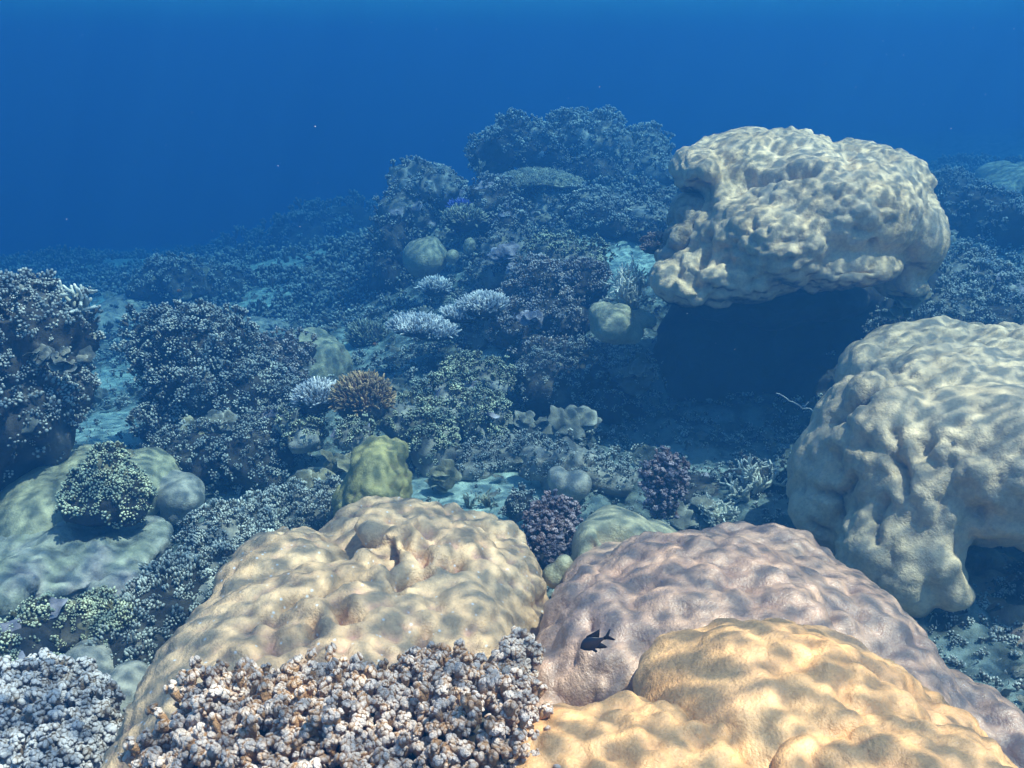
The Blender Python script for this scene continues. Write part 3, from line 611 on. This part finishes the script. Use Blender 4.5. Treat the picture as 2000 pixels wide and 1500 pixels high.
acro('yellowish hedgehog like branched coral high on the left slope', [(905, 432, 6.9, 38, 20, .14)], M['acro_green'], .012, 520, 205, cat='branching coral')
acro('vivid blue little branched coral above the yellowish hedgehog like one', [(900, 408, 7.2, 22, 12, .08)], mat('acro_blue', (.05, .06, .3), (.2, .25, .8), mid=.5, sharp=.4, bump=0), .010, 200, 206, cat='branching coral')
acro('pale green small branched coral shelf below the three brain corals', [(850, 565, 6.2, 26, 14, .09)], M['acro_pale'], .011, 260, 207, cat='branching coral')
acro('faint bushy branched coral right of the tall yellowish mound', [(720, 660, 6.0, 40, 22, .14)], M['acro_green'], .012, 300, 208, cat='branching coral')
# table coral
def table_coral():
    c = P(1048, 352, 7.9); s = S(352, 7.9); root = empty('table_coral', c-np.array([0, 0, .35]), 'flat pale green table coral shelf jutting from the distant mound', 'table coral')
    V0, T0 = ICO[5]; V = V0*np.array([92*s, .36, .035]); V[:, 2] += .035*np.cos(V[:, 0]*9)*.6+V[:, 1]*.05+fbm(V, 8, 3, 4)*.02; V *= (1+.10*fbm(V0, 4, 3, 6))[:, None]*np.array([[1, 1, 1]])
    V[:, 2] += .35
    link('table_plate', mesh_np('table_plate', V, T0, {'tip': np.clip(.6+fbm(V, 12, 3, 1)*.6, 0, 1), 'rnd': np.zeros(len(V))}), M['acro_green'], root)
    r = np.random.default_rng(3); pos, nn = sample(V, T0, 2600, r, .1)
    Vm, Tm, A = stamp(FG, pos-nn*.01, nn*.3+np.array([[0, 0, 1.]])+r.normal(0, .2, nn.shape), .009*(.7+.6*r.random(2600)), r)
    link('branches', mesh_np('branches', Vm, Tm, A), M['acro_green'], root)
    Vs = V0*np.array([.14, .14, .34]); Vs[:, 2] += .03; Vs[:, 1] += .12
    link('stem', mesh_np('stem', Vs, T0, {'tip': np.zeros(len(Vs)), 'rnd': np.zeros(len(Vs))}), M['core'], root)
table_coral()
# staghorn: recursive branching tubes
def tube(pts, rad, sides=7, cap=True):
    pts = np.array(pts); n = len(pts); V = []; T = []
    d = np.gradient(pts, axis=0); Fm = frames(d, None, False)
    for i in range(n):
        for k in range(sides):
            a = 2*np.pi*k/sides; V.append(pts[i]+(Fm[i][:, 0]*math.cos(a)+Fm[i][:, 1]*math.sin(a))*rad[i])
    V.append(pts[-1]+d[-1]/np.linalg.norm(d[-1])*rad[-1]*.8); V.append(pts[0])
    for i in range(n-1):
        for k in range(sides):
            a, b = i*sides+k, i*sides+(k+1) % sides; T += [(a, b, b+sides), (a, b+sides, a+sides)]
    for k in range(sides):
        T.append(((n-1)*sides+k, (n-1)*sides+(k+1) % sides, n*sides)); T.append((k, n*sides+1, (k+1) % sides))
    return np.array(V), np.array(T)
def stag(label, px, py, Y, height_px, m, seed, nb=5, depth=3, thick=.012, spread=.9, name='staghorn_coral', group=None, updir=.7, first=None):
    r = np.random.default_rng(seed); base = P(px, py, Y); H = height_px*S(py, Y); root = empty(name, base, label, 'staghorn coral', group); parts = []
    def grow(p, d, L, rad, lev, t0):
        d = d/np.linalg.norm(d); pts = [p]; q = p.copy(); dd = d.copy()
        for i in range(5):
            dd = dd+r.normal(0, .12, 3)+np.array([0, 0, .07]); dd /= np.linalg.norm(dd); q = q+dd*L/5; pts.append(q)
        rr = np.linspace(rad, rad*.6, 6); V, T = tube(pts, rr, 7); tt = np.clip(t0+np.linalg.norm(V-p, axis=1)/L/depth, 0, 1)
        parts.append((V, T, {'tip': tt, 'rnd': np.zeros(len(V))}))
        if lev < depth:
            for k in range(r.integers(2, 4)):
                i = r.integers(2, 6); a = r.normal(0, 1, 3); a -= d*(a@d); a /= np.linalg.norm(a)
                grow(pts[i], dd*.8+a*spread, L*(.55+.25*r.random()), rad*.75, lev+1, t0+1/depth)
    for k in range(nb):
        a = 2*np.pi*k/nb+r.random(); grow(np.zeros(3), np.array([math.cos(a)*(1-updir), math.sin(a)*(1-updir), updir]), H*.45, thick, 1, 0)
    V, T, A = joinm(parts); link('branches', mesh_np('branches', V, T, A), m, root)
    Vb = ICO[3][0]*np.array([H*.22, H*.22, H*.12]); link('base', mesh_np('base', Vb, ICO[3][1], {'tip': Vb[:, 0]*0, 'rnd': Vb[:, 0]*0}), M['core'], root)
    return root
stag('pale blue antler like branching coral at the cave mouth left of the grey green wall', 1462, 985, 3.5, 115, M['staghorn'], 5, 7, 4, .012, 1.0, updir=.5)
stag('second smaller antler coral lying low in front of the cave by the rubble', 1400, 1015, 3.3, 60, M['staghorn'], 6, 7, 4, .009, 1.0, updir=.35)
stag('cream antler coral standing on the ledge left of the giant head', 1232, 612, 4.6, 110, M['staghorn'], 7, 8, 4, .012, .7, updir=.7)
stag('cream palm like antler coral sprouting above the dark left wall', 163, 640, 3.7, 120, M['staghorn'], 8, 3, 3, .015, 1.5, updir=.93)
stag('brownish green upright antler coral on the left side of the sand patch', 918, 1000, 3.4, 46, M['acro_green'], 9, 4, 3, .006, .6, updir=.8)
stag('brownish green upright antler coral on the right side of the sand patch', 952, 1000, 3.4, 60, M['acro_green'], 10, 4, 3, .006, .6, updir=.8)
stag('dim branching coral at the shaded slope right of the brown cushion', 790, 760, 4.9, 60, M['acro_green'], 12, 6, 3, .008, .9, updir=.5)
stag('small antler coral on the skyline of the distant left slope', 938, 345, 8.2, 40, M['acro_green'], 13, 4, 3, .012, .8, updir=.7)
# purple ones
colony(KC, 'purple tipped knobby coral bush standing on the rubble behind the pink dome', 'finger coral', [(1296, 945, 3.1, 38, 36, .08), (1295, 980, 3.05, 26, 24, .06)], M['purple'], .0095, 520, det=3, seed=120, up=.45, zs=(1.1, 2), amp=.5, lift=4)
colony(KC, 'lilac topped dark red knobby coral bush between the tan dome and the yellow knoll', 'finger coral', [(1075, 1035, 2.6, 42, 44, .1), (1070, 1080, 2.5, 40, 34, .1)], M['purple'], .0085, 1000, det=3, seed=121, up=.45, zs=(.9, 1.8), amp=.4, lift=3.5)
# reef wall colonies (centre)
WALL = [
 ('bush', 'shadowy knobby coral crest on the skyline left of the table coral', [(830, 360, 8.0, 66, 36, .35), (790, 420, 7.8, 56, 46, .3), (870, 375, 8.0, 40, 26, .3)], .024, 900),
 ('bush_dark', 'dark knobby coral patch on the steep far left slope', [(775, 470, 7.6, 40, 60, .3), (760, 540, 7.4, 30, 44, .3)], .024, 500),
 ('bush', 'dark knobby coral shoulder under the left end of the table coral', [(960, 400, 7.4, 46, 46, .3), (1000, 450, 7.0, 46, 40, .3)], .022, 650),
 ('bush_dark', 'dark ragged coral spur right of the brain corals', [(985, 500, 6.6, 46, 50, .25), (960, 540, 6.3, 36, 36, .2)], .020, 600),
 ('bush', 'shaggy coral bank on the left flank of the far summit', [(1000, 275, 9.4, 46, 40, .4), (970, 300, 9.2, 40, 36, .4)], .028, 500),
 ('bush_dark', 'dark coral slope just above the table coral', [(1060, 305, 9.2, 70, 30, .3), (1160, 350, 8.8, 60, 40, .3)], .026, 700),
 ('bush_green', 'greenish knobby coral mound below the sandy saddle', [(1090, 500, 6.0, 52, 26, .25), (1150, 510, 5.9, 40, 26, .2)], .018, 600),
 ('brown_lav', 'violet grey knobby coral slope left of the cream antler coral', [(1060, 565, 5.5, 60, 44, .28), (1130, 560, 5.4, 50, 44, .25), (1100, 620, 5.2, 60, 40, .25)], .0165, 1500),
 ('brown_lav', 'dim violet knobby coral patch above the small pale block', [(1000, 640, 5.2, 50, 40, .25), (1060, 690, 5.0, 60, 40, .25)], .0165, 1000),
 ('bush_teal', 'blue tinted knobby coral patch right under the pale branched fan', [(935, 660, 5.3, 44, 30, .2)], .016, 420),
 ('bush_green', 'yellow green knobby coral cap in the centre, brightest of its kind', [(930, 735, 4.5, 56, 24, .16), (965, 750, 4.45, 36, 20, .13)], .0155, 620),
 ('bush_green', 'yellow green knobby coral slope below the bright cap', [(890, 800, 4.2, 66, 44, .2), (850, 850, 4.0, 50, 40, .18), (940, 830, 4.1, 40, 46, .18)], .0145, 1600),
 ('bush_green', 'sunlit green knobby coral drift right of the brown cushion', [(800, 820, 4.1, 52, 40, .18), (840, 880, 3.85, 40, 36, .15)], .0135, 900),
 ('bush', 'violet brown knobby coral tangle in the centre right', [(1070, 760, 4.6, 66, 60, .25), (1140, 720, 4.7, 50, 50, .22), (1190, 780, 4.6, 50, 50, .22)], .0145, 1600),
 ('bush_teal', 'pale knobby coral clump right of the centre tangle by the cave', [(1235, 730, 4.6, 40, 36, .15)], .014, 300),
 ('bush', 'brownish knobby coral ledge above the small sand patch', [(1000, 890, 3.9, 70, 26, .15), (930, 905, 3.8, 46, 24, .12)], .012, 800),
 ('bush_teal', 'pale green knobby coral patch beside the heart shaped lump', [(1050, 905, 3.6, 34, 30, .1), (1190, 940, 3.5, 40, 26, .1)], .0105, 700),
 ('bush_green', 'white tipped knobby coral edge hanging over the dark hole', [(595, 850, 3.8, 30, 30, .12), (575, 830, 3.85, 24, 26, .1)], .012, 300),
 ('bush_green', 'small white dotted knobby coral hanging under the brown cushion', [(690, 850, 3.6, 36, 22, .1)], .0115, 220),
 ('bush', 'grey knobby coral apron at the foot of the bushy mound', [(420, 880, 3.9, 90, 44, .25), (500, 900, 3.8, 70, 50, .2)], .0145, 1300),
 ('bush', 'bluish knobby coral bank right of the bushy mound', [(540, 860, 4.0, 46, 60, .2), (570, 790, 4.2, 34, 40, .15)], .0145, 800),
 ('bush_teal', 'grey green knobby coral strip running beside the tan dome', [(560, 1005, 3.2, 80, 34, .16), (640, 985, 3.2, 46, 24, .12), (480, 1040, 2.95, 56, 36, .14)], .0115, 1500),
 ('bush_teal', 'blue grey knobby coral field left of the tan dome', [(430, 1080, 2.8, 76, 50, .18), (380, 1140, 2.6, 70, 46, .16), (470, 1100, 2.7, 50, 40, .14)], .0115, 1800),
 ('bush', 'dim coral bushes crossing the blue gap far left', [(340, 560, 8.5, 70, 44, .4), (420, 570, 8.8, 70, 40, .4)], .030, 700),
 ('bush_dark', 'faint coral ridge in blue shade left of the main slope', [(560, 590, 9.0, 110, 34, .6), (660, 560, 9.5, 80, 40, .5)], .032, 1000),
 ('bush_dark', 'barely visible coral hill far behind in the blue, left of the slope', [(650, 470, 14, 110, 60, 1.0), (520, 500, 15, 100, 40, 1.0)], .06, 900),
 ('bush', 'knobby coral field right of the giant head in blue haze', [(1900, 440, 7.4, 80, 60, .4), (1980, 470, 7.0, 60, 70, .4), (1880, 380, 8.6, 60, 36, .4)], .024, 1500),
 ('bush_teal', 'bright tipped coral bank tucked beside the giant head', [(1870, 540, 5.8, 60, 44, .25), (1940, 580, 5.4, 70, 44, .25), (1860, 600, 5.2, 60, 36, .2)], .0165, 1500),
 ('bush', 'dark coral shelf with pale flecks just above the grey green wall', [(1770, 630, 4.9, 60, 26, .2), (1720, 660, 4.8, 40, 20, .2), (1980, 620, 4.9, 60, 24, .2)], .014, 600),
 ('bush', 'small coral tufts in the shade along the cave floor', [(1560, 965, 3.6, 60, 24, .2), (1370, 955, 3.6, 60, 20, .15)], .011, 400),
 ('bush_teal', 'pale blue coral tufts on the ledge behind the sandy saddle', [(1180, 400, 7.6, 50, 22, .25), (1260, 420, 7.2, 50, 22, .2)], .02, 450),
 ('bush', 'coral knobs along the rim below the lilac topped bush', [(1015, 990, 3.2, 30, 20, .08)], .010, 160),

 ('bush_teal', 'shaggy rounded coral head crowning the top of the distant reef mound', [(1130, 265, 9.4, 76, 34, .45), (1060, 285, 9.3, 60, 44, .4), (1170, 300, 9.2, 60, 56, .4), (1200, 290, 9.3, 34, 46, .35)], .030, 1500),
 ('bush_teal', 'blue green rounded coral head on the right shoulder of the distant mound', [(1262, 305, 9.3, 38, 46, .4), (1235, 350, 9.0, 44, 46, .35), (1275, 350, 8.8, 34, 40, .35)], .028, 1100),
 ('bush', 'blue hazed coral rise between the table coral and the giant head', [(1180, 430, 7.3, 60, 24, .3), (1130, 400, 7.8, 60, 26, .3)], .02, 900),
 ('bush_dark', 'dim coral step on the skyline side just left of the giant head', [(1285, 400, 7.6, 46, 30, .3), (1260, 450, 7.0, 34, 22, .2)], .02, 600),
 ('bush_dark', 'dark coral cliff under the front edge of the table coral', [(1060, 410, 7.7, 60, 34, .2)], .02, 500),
]
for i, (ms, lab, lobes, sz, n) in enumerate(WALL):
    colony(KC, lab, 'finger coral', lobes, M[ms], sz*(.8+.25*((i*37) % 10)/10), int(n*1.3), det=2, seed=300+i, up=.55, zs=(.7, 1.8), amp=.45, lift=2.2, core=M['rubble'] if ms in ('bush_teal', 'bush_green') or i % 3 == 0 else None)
colony('crusty_rubble', 'small red and brown encrusted lump on the rim left of the giant head', 'sponge', [(1278, 482, 4.6, 26, 14, .06)], M['red'], .014, 120, det=2, seed=400)
# plate corals
PL = [('plate_lav', 'pale lavender upright plate coral below the right end of the three balls', (985, 495, 6.1, .075)), ('plate_lav', 'dusky plate coral flakes under the lavender plate', (1010, 525, 5.9, .05)),
 ('plate', 'large grey frilled plate coral in the centre right tangle', (1120, 815, 4.1, .10)), ('plate', 'round grey plate coral left of the frilled one', (1020, 820, 4.15, .07)), ('plate_lav', 'crisp pale blue curled plate coral above the violet patch', (1040, 622, 4.9, .05)),
 ('plate_yellow', 'yellow rimmed plate coral at the foot of the bushy mound', (365, 855, 3.9, .09)), ('plate', 'overlapping fan plates below the bushy mound', (345, 900, 3.8, .06)), ('plate_yellow', 'cream fan plates by the green cobbled hump', (600, 945, 3.35, .065)),
 ('plate_yellow', 'single yellow plate coral peeking from the dark hole', (655, 905, 3.4, .05)), ('plate_yellow', 'yellow plate coral on the sand right of the green hump', (860, 930, 3.55, .055)), ('plate', 'cream plate coral ledge left of the dark hole', (575, 820, 3.8, .07)),
 ('plate', 'thin pale plate coral on the dark left wall', (135, 705, 3.3, .05)), ('plate', 'upper thin pale plate coral higher on the dark left wall', (85, 690, 3.3, .035)), ('plate', 'grey plate coral pocket in the middle of the bushy mound', (430, 830, 3.9, .06)),
 ('plate_yellow', 'pale yellow ledge coral under the right rim of the giant head', (1772, 585, 4.3, .075)), ('plate', 'flat pale plate coral behind the purple bush', (1370, 990, 3.35, .07)), ('plate', 'bluish plate coral lit at the right end of the tangle', (1240, 720, 4.4, .05))]
def plate(lab, ms, px, py, Y, rad, seed):
    r = np.random.default_rng(seed); p = P(px, py, Y); root = empty('plate_coral', p, lab, 'plate coral')
    n = 9; pos = r.normal(0, rad*.6, (n, 3))*np.array([1, .5, .7]); pos[:, 1] -= pos[:, 2]*.5; D = r.normal(0, .3, (n, 3))+np.array([0, -.55, .9])
    sc = rad*(.4+.5*r.random(n))
    for q in range(n):
        V, T, A = stamp(DS, pos[q:q+1], D[q:q+1], sc[q:q+1], r); link('plate', mesh_np('plate', V, T, A), M[ms], root)
    Vb = ICO[3][0]*np.array([rad*.6, rad*.6, rad*.7])+np.array([0, rad*.5, -rad*.5]); link('base', mesh_np('base', Vb, ICO[3][1], {'tip': Vb[:, 0]*0, 'rnd': Vb[:, 0]*0}), M['core'], root)
for i, (ms, lab, a) in enumerate(PL): plate(lab, ms, *a, 500+i)

# ------------------------------------------------------------------ uncountable cover on the floor
def cover(name, n, var, m, size, box, seed, dens=None, up=.7, zs=(.8, 1.6), nosand=1.0, sink=.3, nearpow=1.0):
    r = np.random.default_rng(seed); y = box[2]+(box[3]-box[2])*r.random(n)**nearpow; half = .62*y+.6
    x = (r.random(n)*2-1)*half; k = (x > box[0]) & (x < box[1]); x, y = x[k], y[k]
    s = sandmask(x, y); p = np.stack([x, y, x*0], 1)
    k = (r.random(len(x)) > s*nosand*.93) & (fbm(p, 2.5, 3, seed)+r.random(len(x))*.3 > (-.15 if dens is None else dens)); x, y = x[k], y[k]
    z = gz(x, y); e = .03; nx = (gz(x-e, y)-gz(x+e, y))/(2*e); ny = (gz(x, y-e)-gz(x, y+e))/(2*e)
    D = np.stack([nx, ny, np.ones_like(nx)], 1)*up+r.normal(0, .35, (len(x), 3)); D[:, 2] = np.abs(D[:, 2])+.1
    sc = size*(.6+.9*r.random(len(x)))*np.clip(y/4, .8, 2.2); z = z-sc*sink+sc*1.4*r.random(len(x))*(nosand > .5)
    V, T, A = stamp(var, np.stack([x, y, z], 1), D, sc, r, zs[0]+(zs[1]-zs[0])*r.random(len(x)))
    o = link(name, mesh_np(name, V, T, A), m); tag(o, kind='stuff'); return o
tag(cover('small_coral_cover', 14000, HD, M['bush'], .012, (-99, 99, 1.6, 11), 601, nearpow=1.1), 'low brown knobby coral covering the reef floor between the colonies', 'coral cover')
tag(cover('green_coral_cover', 12000, HD, M['bush_teal'], .011, (-99, 99, 1.6, 9), 602, dens=.05), 'low pale green knobby coral covering patches of the reef floor', 'coral cover')
tag(cover('distant_coral_cover', 14000, HD[4:5]+HD[7:], M['bush_dark'], .020, (-99, 99, 7, 17), 603, dens=-.3, nearpow=.8), 'coral growth covering the far reef floor in the blue', 'coral cover')
tag(cover('plate_coral_cover', 2600, DS, M['plate'], .020, (-99, 99, 1.8, 10), 605, up=.8, nosand=.8, sink=-.3), 'small pale plate corals dotted among the knobby cover', 'coral cover')
tag(cover('coral_rubble', 15000, FG, M['rubble'], .0045, (-99, 99, 1.5, 8), 604, up=.05, nosand=.35, sink=0, zs=(.5, 1.4)), 'broken coral sticks littering the floor and sand', 'coral rubble')

def specks():
    r = np.random.default_rng(77); n = 260; y = 1.0+5*r.random(n); x = (r.random(n)*2-1)*y*.6; z = -.9+1.5*r.random(n)
    k = z > gz(x, y)+.2; p = np.stack([x, y, z], 1)[k]; V0, T0, _ = KN1[0]
    V, T, A = stamp([(V0, T0, V0[:, 0]*0+1)], p, r.normal(0, 1, p.shape), .0007*(.4+r.random(len(p))), r)
    o = link('drifting_specks', mesh_np('drifting_specks', V, T, A), M['acro_pale']); tag(o, 'pale specks drifting in the open water', 'marine snow', kind='stuff')
specks()
# ------------------------------------------------------------------ fish and the whip
def fish(label, px, py, Y, length, heading, pitch, body_m, fin_m, name='damselfish'):
    """side-on fish built along +X (head), dorsal +Z"""
    root = empty(name, P(px, py, Y), label, 'fish'); root.rotation_euler = (0, pitch, heading)
    L = length; xs = np.linspace(0, 1, 15); ring = 14; V = []
    hgt = np.interp(xs, [0, .04, .12, .25, .42, .6, .78, .9, 1], [.015, .07, .14, .215, .25, .215, .12, .06, .05])
    zc = np.interp(xs, [0, .2, 1], [-.03, 0, .01])
    for i, x in enumerate(xs):
        for k in range(ring):
            a = 2*np.pi*k/ring; V.append(((.5-x)*L*.78, math.cos(a)*hgt[i]*L*.36, (zc[i]+math.sin(a)*hgt[i])*L))
    V.append((.5*L*.79, 0, -.03*L)); V.append((-.5*L*.79, 0, .01*L)); T = []
    for i in range(14):
        for k in range(ring):
            a, b = i*ring+k, i*ring+(k+1) % ring; T += [(a, b, b+ring), (a, b+ring, a+ring)]
    for k in range(ring): T += [(k, 15*ring, (k+1) % ring), (14*ring+k, 14*ring+(k+1) % ring, 15*ring+1)]
    link('body', mesh_np('body', np.array(V), np.array(T)), body_m, root)
    def fin(nm, outline, thick=.012, base=(0, 0, 0), roty=0):
        n = len(outline); O = np.array([(x*L, 0, z*L) for x, z in outline]); c = O.mean(0)
        V = []
        for s in (1, -1): V += [tuple(o+np.array([0, s*thick*L*.35, 0])) for o in O]; V.append(tuple(c+np.array([0, s*thick*L, 0])))
        T = []
        for k in range(n):
            j = (k+1) % n; T += [(k, j, n), (n+1+j, n+1+k, 2*n+1), (k, n+1+k, n+1+j), (k, n+1+j, j)]
        o = link(nm, mesh_np(nm, np.array(V), np.array(T)), fin_m, root, smooth=False); o.location = base; return o
    fin('tail_fin', [(-.36, .05), (-.46, .07), (-.66, .24), (-.70, .22), (-.56, .03), (-.69, -.16), (-.65, -.19), (-.46, -.06), (-.36, -.04)])
    fin('dorsal_fin', [(.14, .20), (.05, .29), (-.1, .31), (-.24, .33), (-.40, .36), (-.34, .22), (-.28, .10), (-.1, .18)])
    fin('anal_fin', [(-.02, -.20), (-.14, -.28), (-.32, -.33), (-.38, -.32), (-.30, -.16), (-.24, -.09), (-.1, -.18)])
    fin('pelvic_fin', [(.12, -.19), (.02, -.36), (-.05, -.34), (.0, -.21)])
    pf = fin('pectoral_fin', [(.14, .0), (0, .05), (-.05, -.02), (0, -.08), (.12, -.05)], base=(0, -.10*L, 0)); pf.rotation_euler = (0, 0, .35)
    for s in (-1, 1):
        Ve = ICO[2][0]*np.array([.022, .012, .022])*L+np.array([.295*L, s*.052*L, .03*L]); link('eye', mesh_np('eye', Ve, ICO[2][1]), M['eye'], root)
    return root
def plain(name, col, rough=.5):
    m = bpy.data.materials.new(name); m.use_nodes = True; b = m.node_tree.nodes['Principled BSDF']; n = m.node_tree.nodes.new('ShaderNodeTexNoise'); n.inputs['Scale'].default_value = 60
    r = m.node_tree.nodes.new('ShaderNodeValToRGB'); r.color_ramp.elements[0].color = (*[c*.7 for c in col], 1); r.color_ramp.elements[1].color = (*[min(1, c*1.3) for c in col], 1)
    m.node_tree.links.new(n.outputs['Fac'], r.inputs[0]); m.node_tree.links.new(r.outputs[0], b.inputs['Base Color']); b.inputs['Roughness'].default_value = rough; return m
M['eye'] = plain('eye', (.02, .02, .02), .2); M['blackfish'] = plain('fish_black', (.025, .028, .045), .35); M['blackfin'] = plain('fish_fin', (.010, .010, .016), .6)
M['silver'] = plain('fish_silver', (.45, .5, .55), .35); M['orangefish'] = plain('fish_orange', (.6, .22, .05), .5)
fish('black damselfish with a forked tail swimming head down left over the pink dome', 1156, 1256, 1.33, .056, R_(180), R_(24), M['blackfish'], M['blackfin'])
fish('thin silvery fish above the distant summit', 1202, 236, 9.0, .07, R_(0), R_(-65), M['silver'], M['silver'], 'small_fish')
fish('silvery fleck of a fish in front of the dark part of the summit', 1058, 300, 8.4, .07, R_(0), R_(-60), M['silver'], M['silver'], 'small_fish')
fish('tiny orange fish before the faint bushes at the left', 349, 568, 6.5, .04, R_(180), R_(5), M['orangefish'], M['orangefish'], 'small_fish')
fish('tiny reddish fish in the gap below the pale branched corals', 731, 672, 5.2, .03, R_(180), R_(5), M['orangefish'], M['orangefish'], 'small_fish')
def whip():
    pts = [P(1516, 768, 3.9), P(1530, 774, 3.9), P(1541, 783, 3.88), P(1556, 789, 3.88), P(1568, 799, 3.86), P(1582, 798, 3.86)]
    o0 = pts[-1]; f = []
    for a, b in zip(pts[:-1], pts[1:]): f += [a, (a+b)/2+np.array([0, 0, .003])]
    f.append(pts[-1]); f.append(P(1600, 812, 3.7)); parts = []
    V, T = tube([q-o0 for q in f], [.0022]*len(f), 6)
    V2, T2 = tube([q-o0 for q in (P(1568, 799, 3.86), P(1573, 792, 3.86), P(1579, 785, 3.86))], [.0018]*3, 6)
    Vj = np.vstack([V, V2]); Tj = np.vstack([T, T2+len(V)])
    o = link('whip_coral', mesh_np('whip_coral', Vj, Tj), plain('whip_white', (.6, .62, .62), .7)); o.location = o0
    tag(o, 'thin white forked whip coral twig in front of the black cave', 'whip coral')
whip()

# ------------------------------------------------------------------ caustic gobo sheet at the water's surface, and the water itself
TOP = 1.55
def caustic_water_gobo():  # sheet added overhead, with a caustic light pattern painted into its transparency
    n = 160; x = np.linspace(-64, 64, n); X, Y = np.meshgrid(x, x+20); V = np.stack([X.ravel(), Y.ravel(), X.ravel()*0], 1)
    V[:, 2] = TOP+.25+fbm(V, .35, 3, 5)*.12
    i = (np.arange(n-1)[:, None]*n+np.arange(n-1)[None]).ravel(); T = np.stack([i, i+1, i+n+1, i+n], 1)
    m = bpy.data.materials.new('water_caustic_pattern'); m.use_nodes = True; t = m.node_tree; N = t.nodes; L = t.links; N.clear()
    out = N.new('ShaderNodeOutputMaterial'); tr = N.new('ShaderNodeBsdfTransparent'); L.new(tr.outputs[0], out.inputs[0])
    tc = N.new('ShaderNodeTexCoord'); nz = N.new('ShaderNodeTexNoise'); nz.inputs['Scale'].default_value = 3.2; nz.inputs['Detail'].default_value = 2
    L.new(tc.outputs['Object'], nz.inputs['Vector'])
    vm = N.new('ShaderNodeVectorMath'); vm.operation = 'MULTIPLY_ADD'; L.new(nz.outputs['Color'], vm.inputs[0]); vm.inputs[1].default_value = (.16, .16, 0); L.new(tc.outputs['Object'], vm.inputs[2])
    def caustic_veins(sc, wid, off, low):  # bright lines imitating sunlight focused by ripples
        a = N.new('ShaderNodeVectorMath'); a.operation = 'ADD'; L.new(vm.outputs[0], a.inputs[0]); a.inputs[1].default_value = (off, off*.7, off)
        n1 = N.new('ShaderNodeTexNoise'); n1.inputs['Scale'].default_value = sc; n1.inputs['Detail'].default_value = 1.5; L.new(a.outputs[0], n1.inputs['Vector'])
        s1 = N.new('ShaderNodeMath'); s1.operation = 'SUBTRACT'; L.new(n1.outputs['Fac'], s1.inputs[0]); s1.inputs[1].default_value = .5
        a1 = N.new('ShaderNodeMath'); a1.operation = 'ABSOLUTE'; L.new(s1.outputs[0], a1.inputs[0])
        r = N.new('ShaderNodeValToRGB'); e = r.color_ramp.elements; e[0].position = 0; e[0].color = (1, 1, 1, 1); e[1].position = wid; e[1].color = (low, low, low, 1); r.color_ramp.interpolation = 'EASE'
        L.new(a1.outputs[0], r.inputs[0]); return r.outputs[0]
    x1 = N.new('ShaderNodeMix'); x1.data_type = 'RGBA'; x1.blend_type = 'MIX'; x1.inputs[0].default_value = .42
    L.new(caustic_veins(15, .075, 0, .10), x1.inputs[6]); L.new(caustic_veins(10, .065, 31.7, .14), x1.inputs[7])
    n2 = N.new('ShaderNodeTexNoise'); n2.inputs['Scale'].default_value = 5; n2.inputs['Detail'].default_value = 1; L.new(tc.outputs['Object'], n2.inputs['Vector'])
    r2 = N.new('ShaderNodeValToRGB'); e = r2.color_ramp.elements; e[0].position = .35; e[0].color = (.7, .7, .7, 1); e[1].position = .6; e[1].color = (1, 1, 1, 1); L.new(n2.outputs['Fac'], r2.inputs[0])
    mx = N.new('ShaderNodeMix'); mx.data_type = 'RGBA'; mx.blend_type = 'MULTIPLY'; mx.inputs[0].default_value = 1; L.new(x1.outputs[2], mx.inputs[6]); L.new(r2.outputs[0], mx.inputs[7])
    L.new(mx.outputs[2], tr.inputs[0])
    o = link('caustic_water_gobo', mesh_np('caustic_water_gobo', V, T), m); tag(o, kind='structure')
caustic_water_gobo()
def haze():
    x0, x1, y0, y1, z0, z1 = -70, 70, -45, 90, -11, TOP
    V = np.array([(x, y, z) for x in (x0, x1) for y in (y0, y1) for z in (z0, z1)], float)
    T = np.array([(0, 1, 3, 2), (4, 6, 7, 5), (0, 4, 5, 1), (2, 3, 7, 6), (0, 2, 6, 4), (1, 5, 7, 3)])
    m = bpy.data.materials.new('sea_water'); m.use_nodes = True; t = m.node_tree; N = t.nodes; N.clear()
    out = N.new('ShaderNodeOutputMaterial'); v = N.new('ShaderNodeVolumePrincipled'); t.links.new(v.outputs[0], out.inputs['Volume'])
    dens = .26; v.inputs['Density'].default_value = dens
    st = (.225, .133, .120); ss = (.0050, .0270, .0620)         # extinction and scattering per metre
    col = [s/dens for s in ss]; ab = []
    for s, e, c in zip(ss, st, col):
        q = 1-(e-s)/(dens*(1-c)); ab.append(max(0, q)**2)
    v.inputs['Color'].default_value = (*col, 1); v.inputs['Absorption Color'].default_value = (*ab, 1); v.inputs['Anisotropy'].default_value = .3
    o = link('haze', mesh_np('haze', V, T), m, smooth=False); tag(o, 'clear blue sea water filling the whole scene', 'sea water', kind='stuff')
haze()
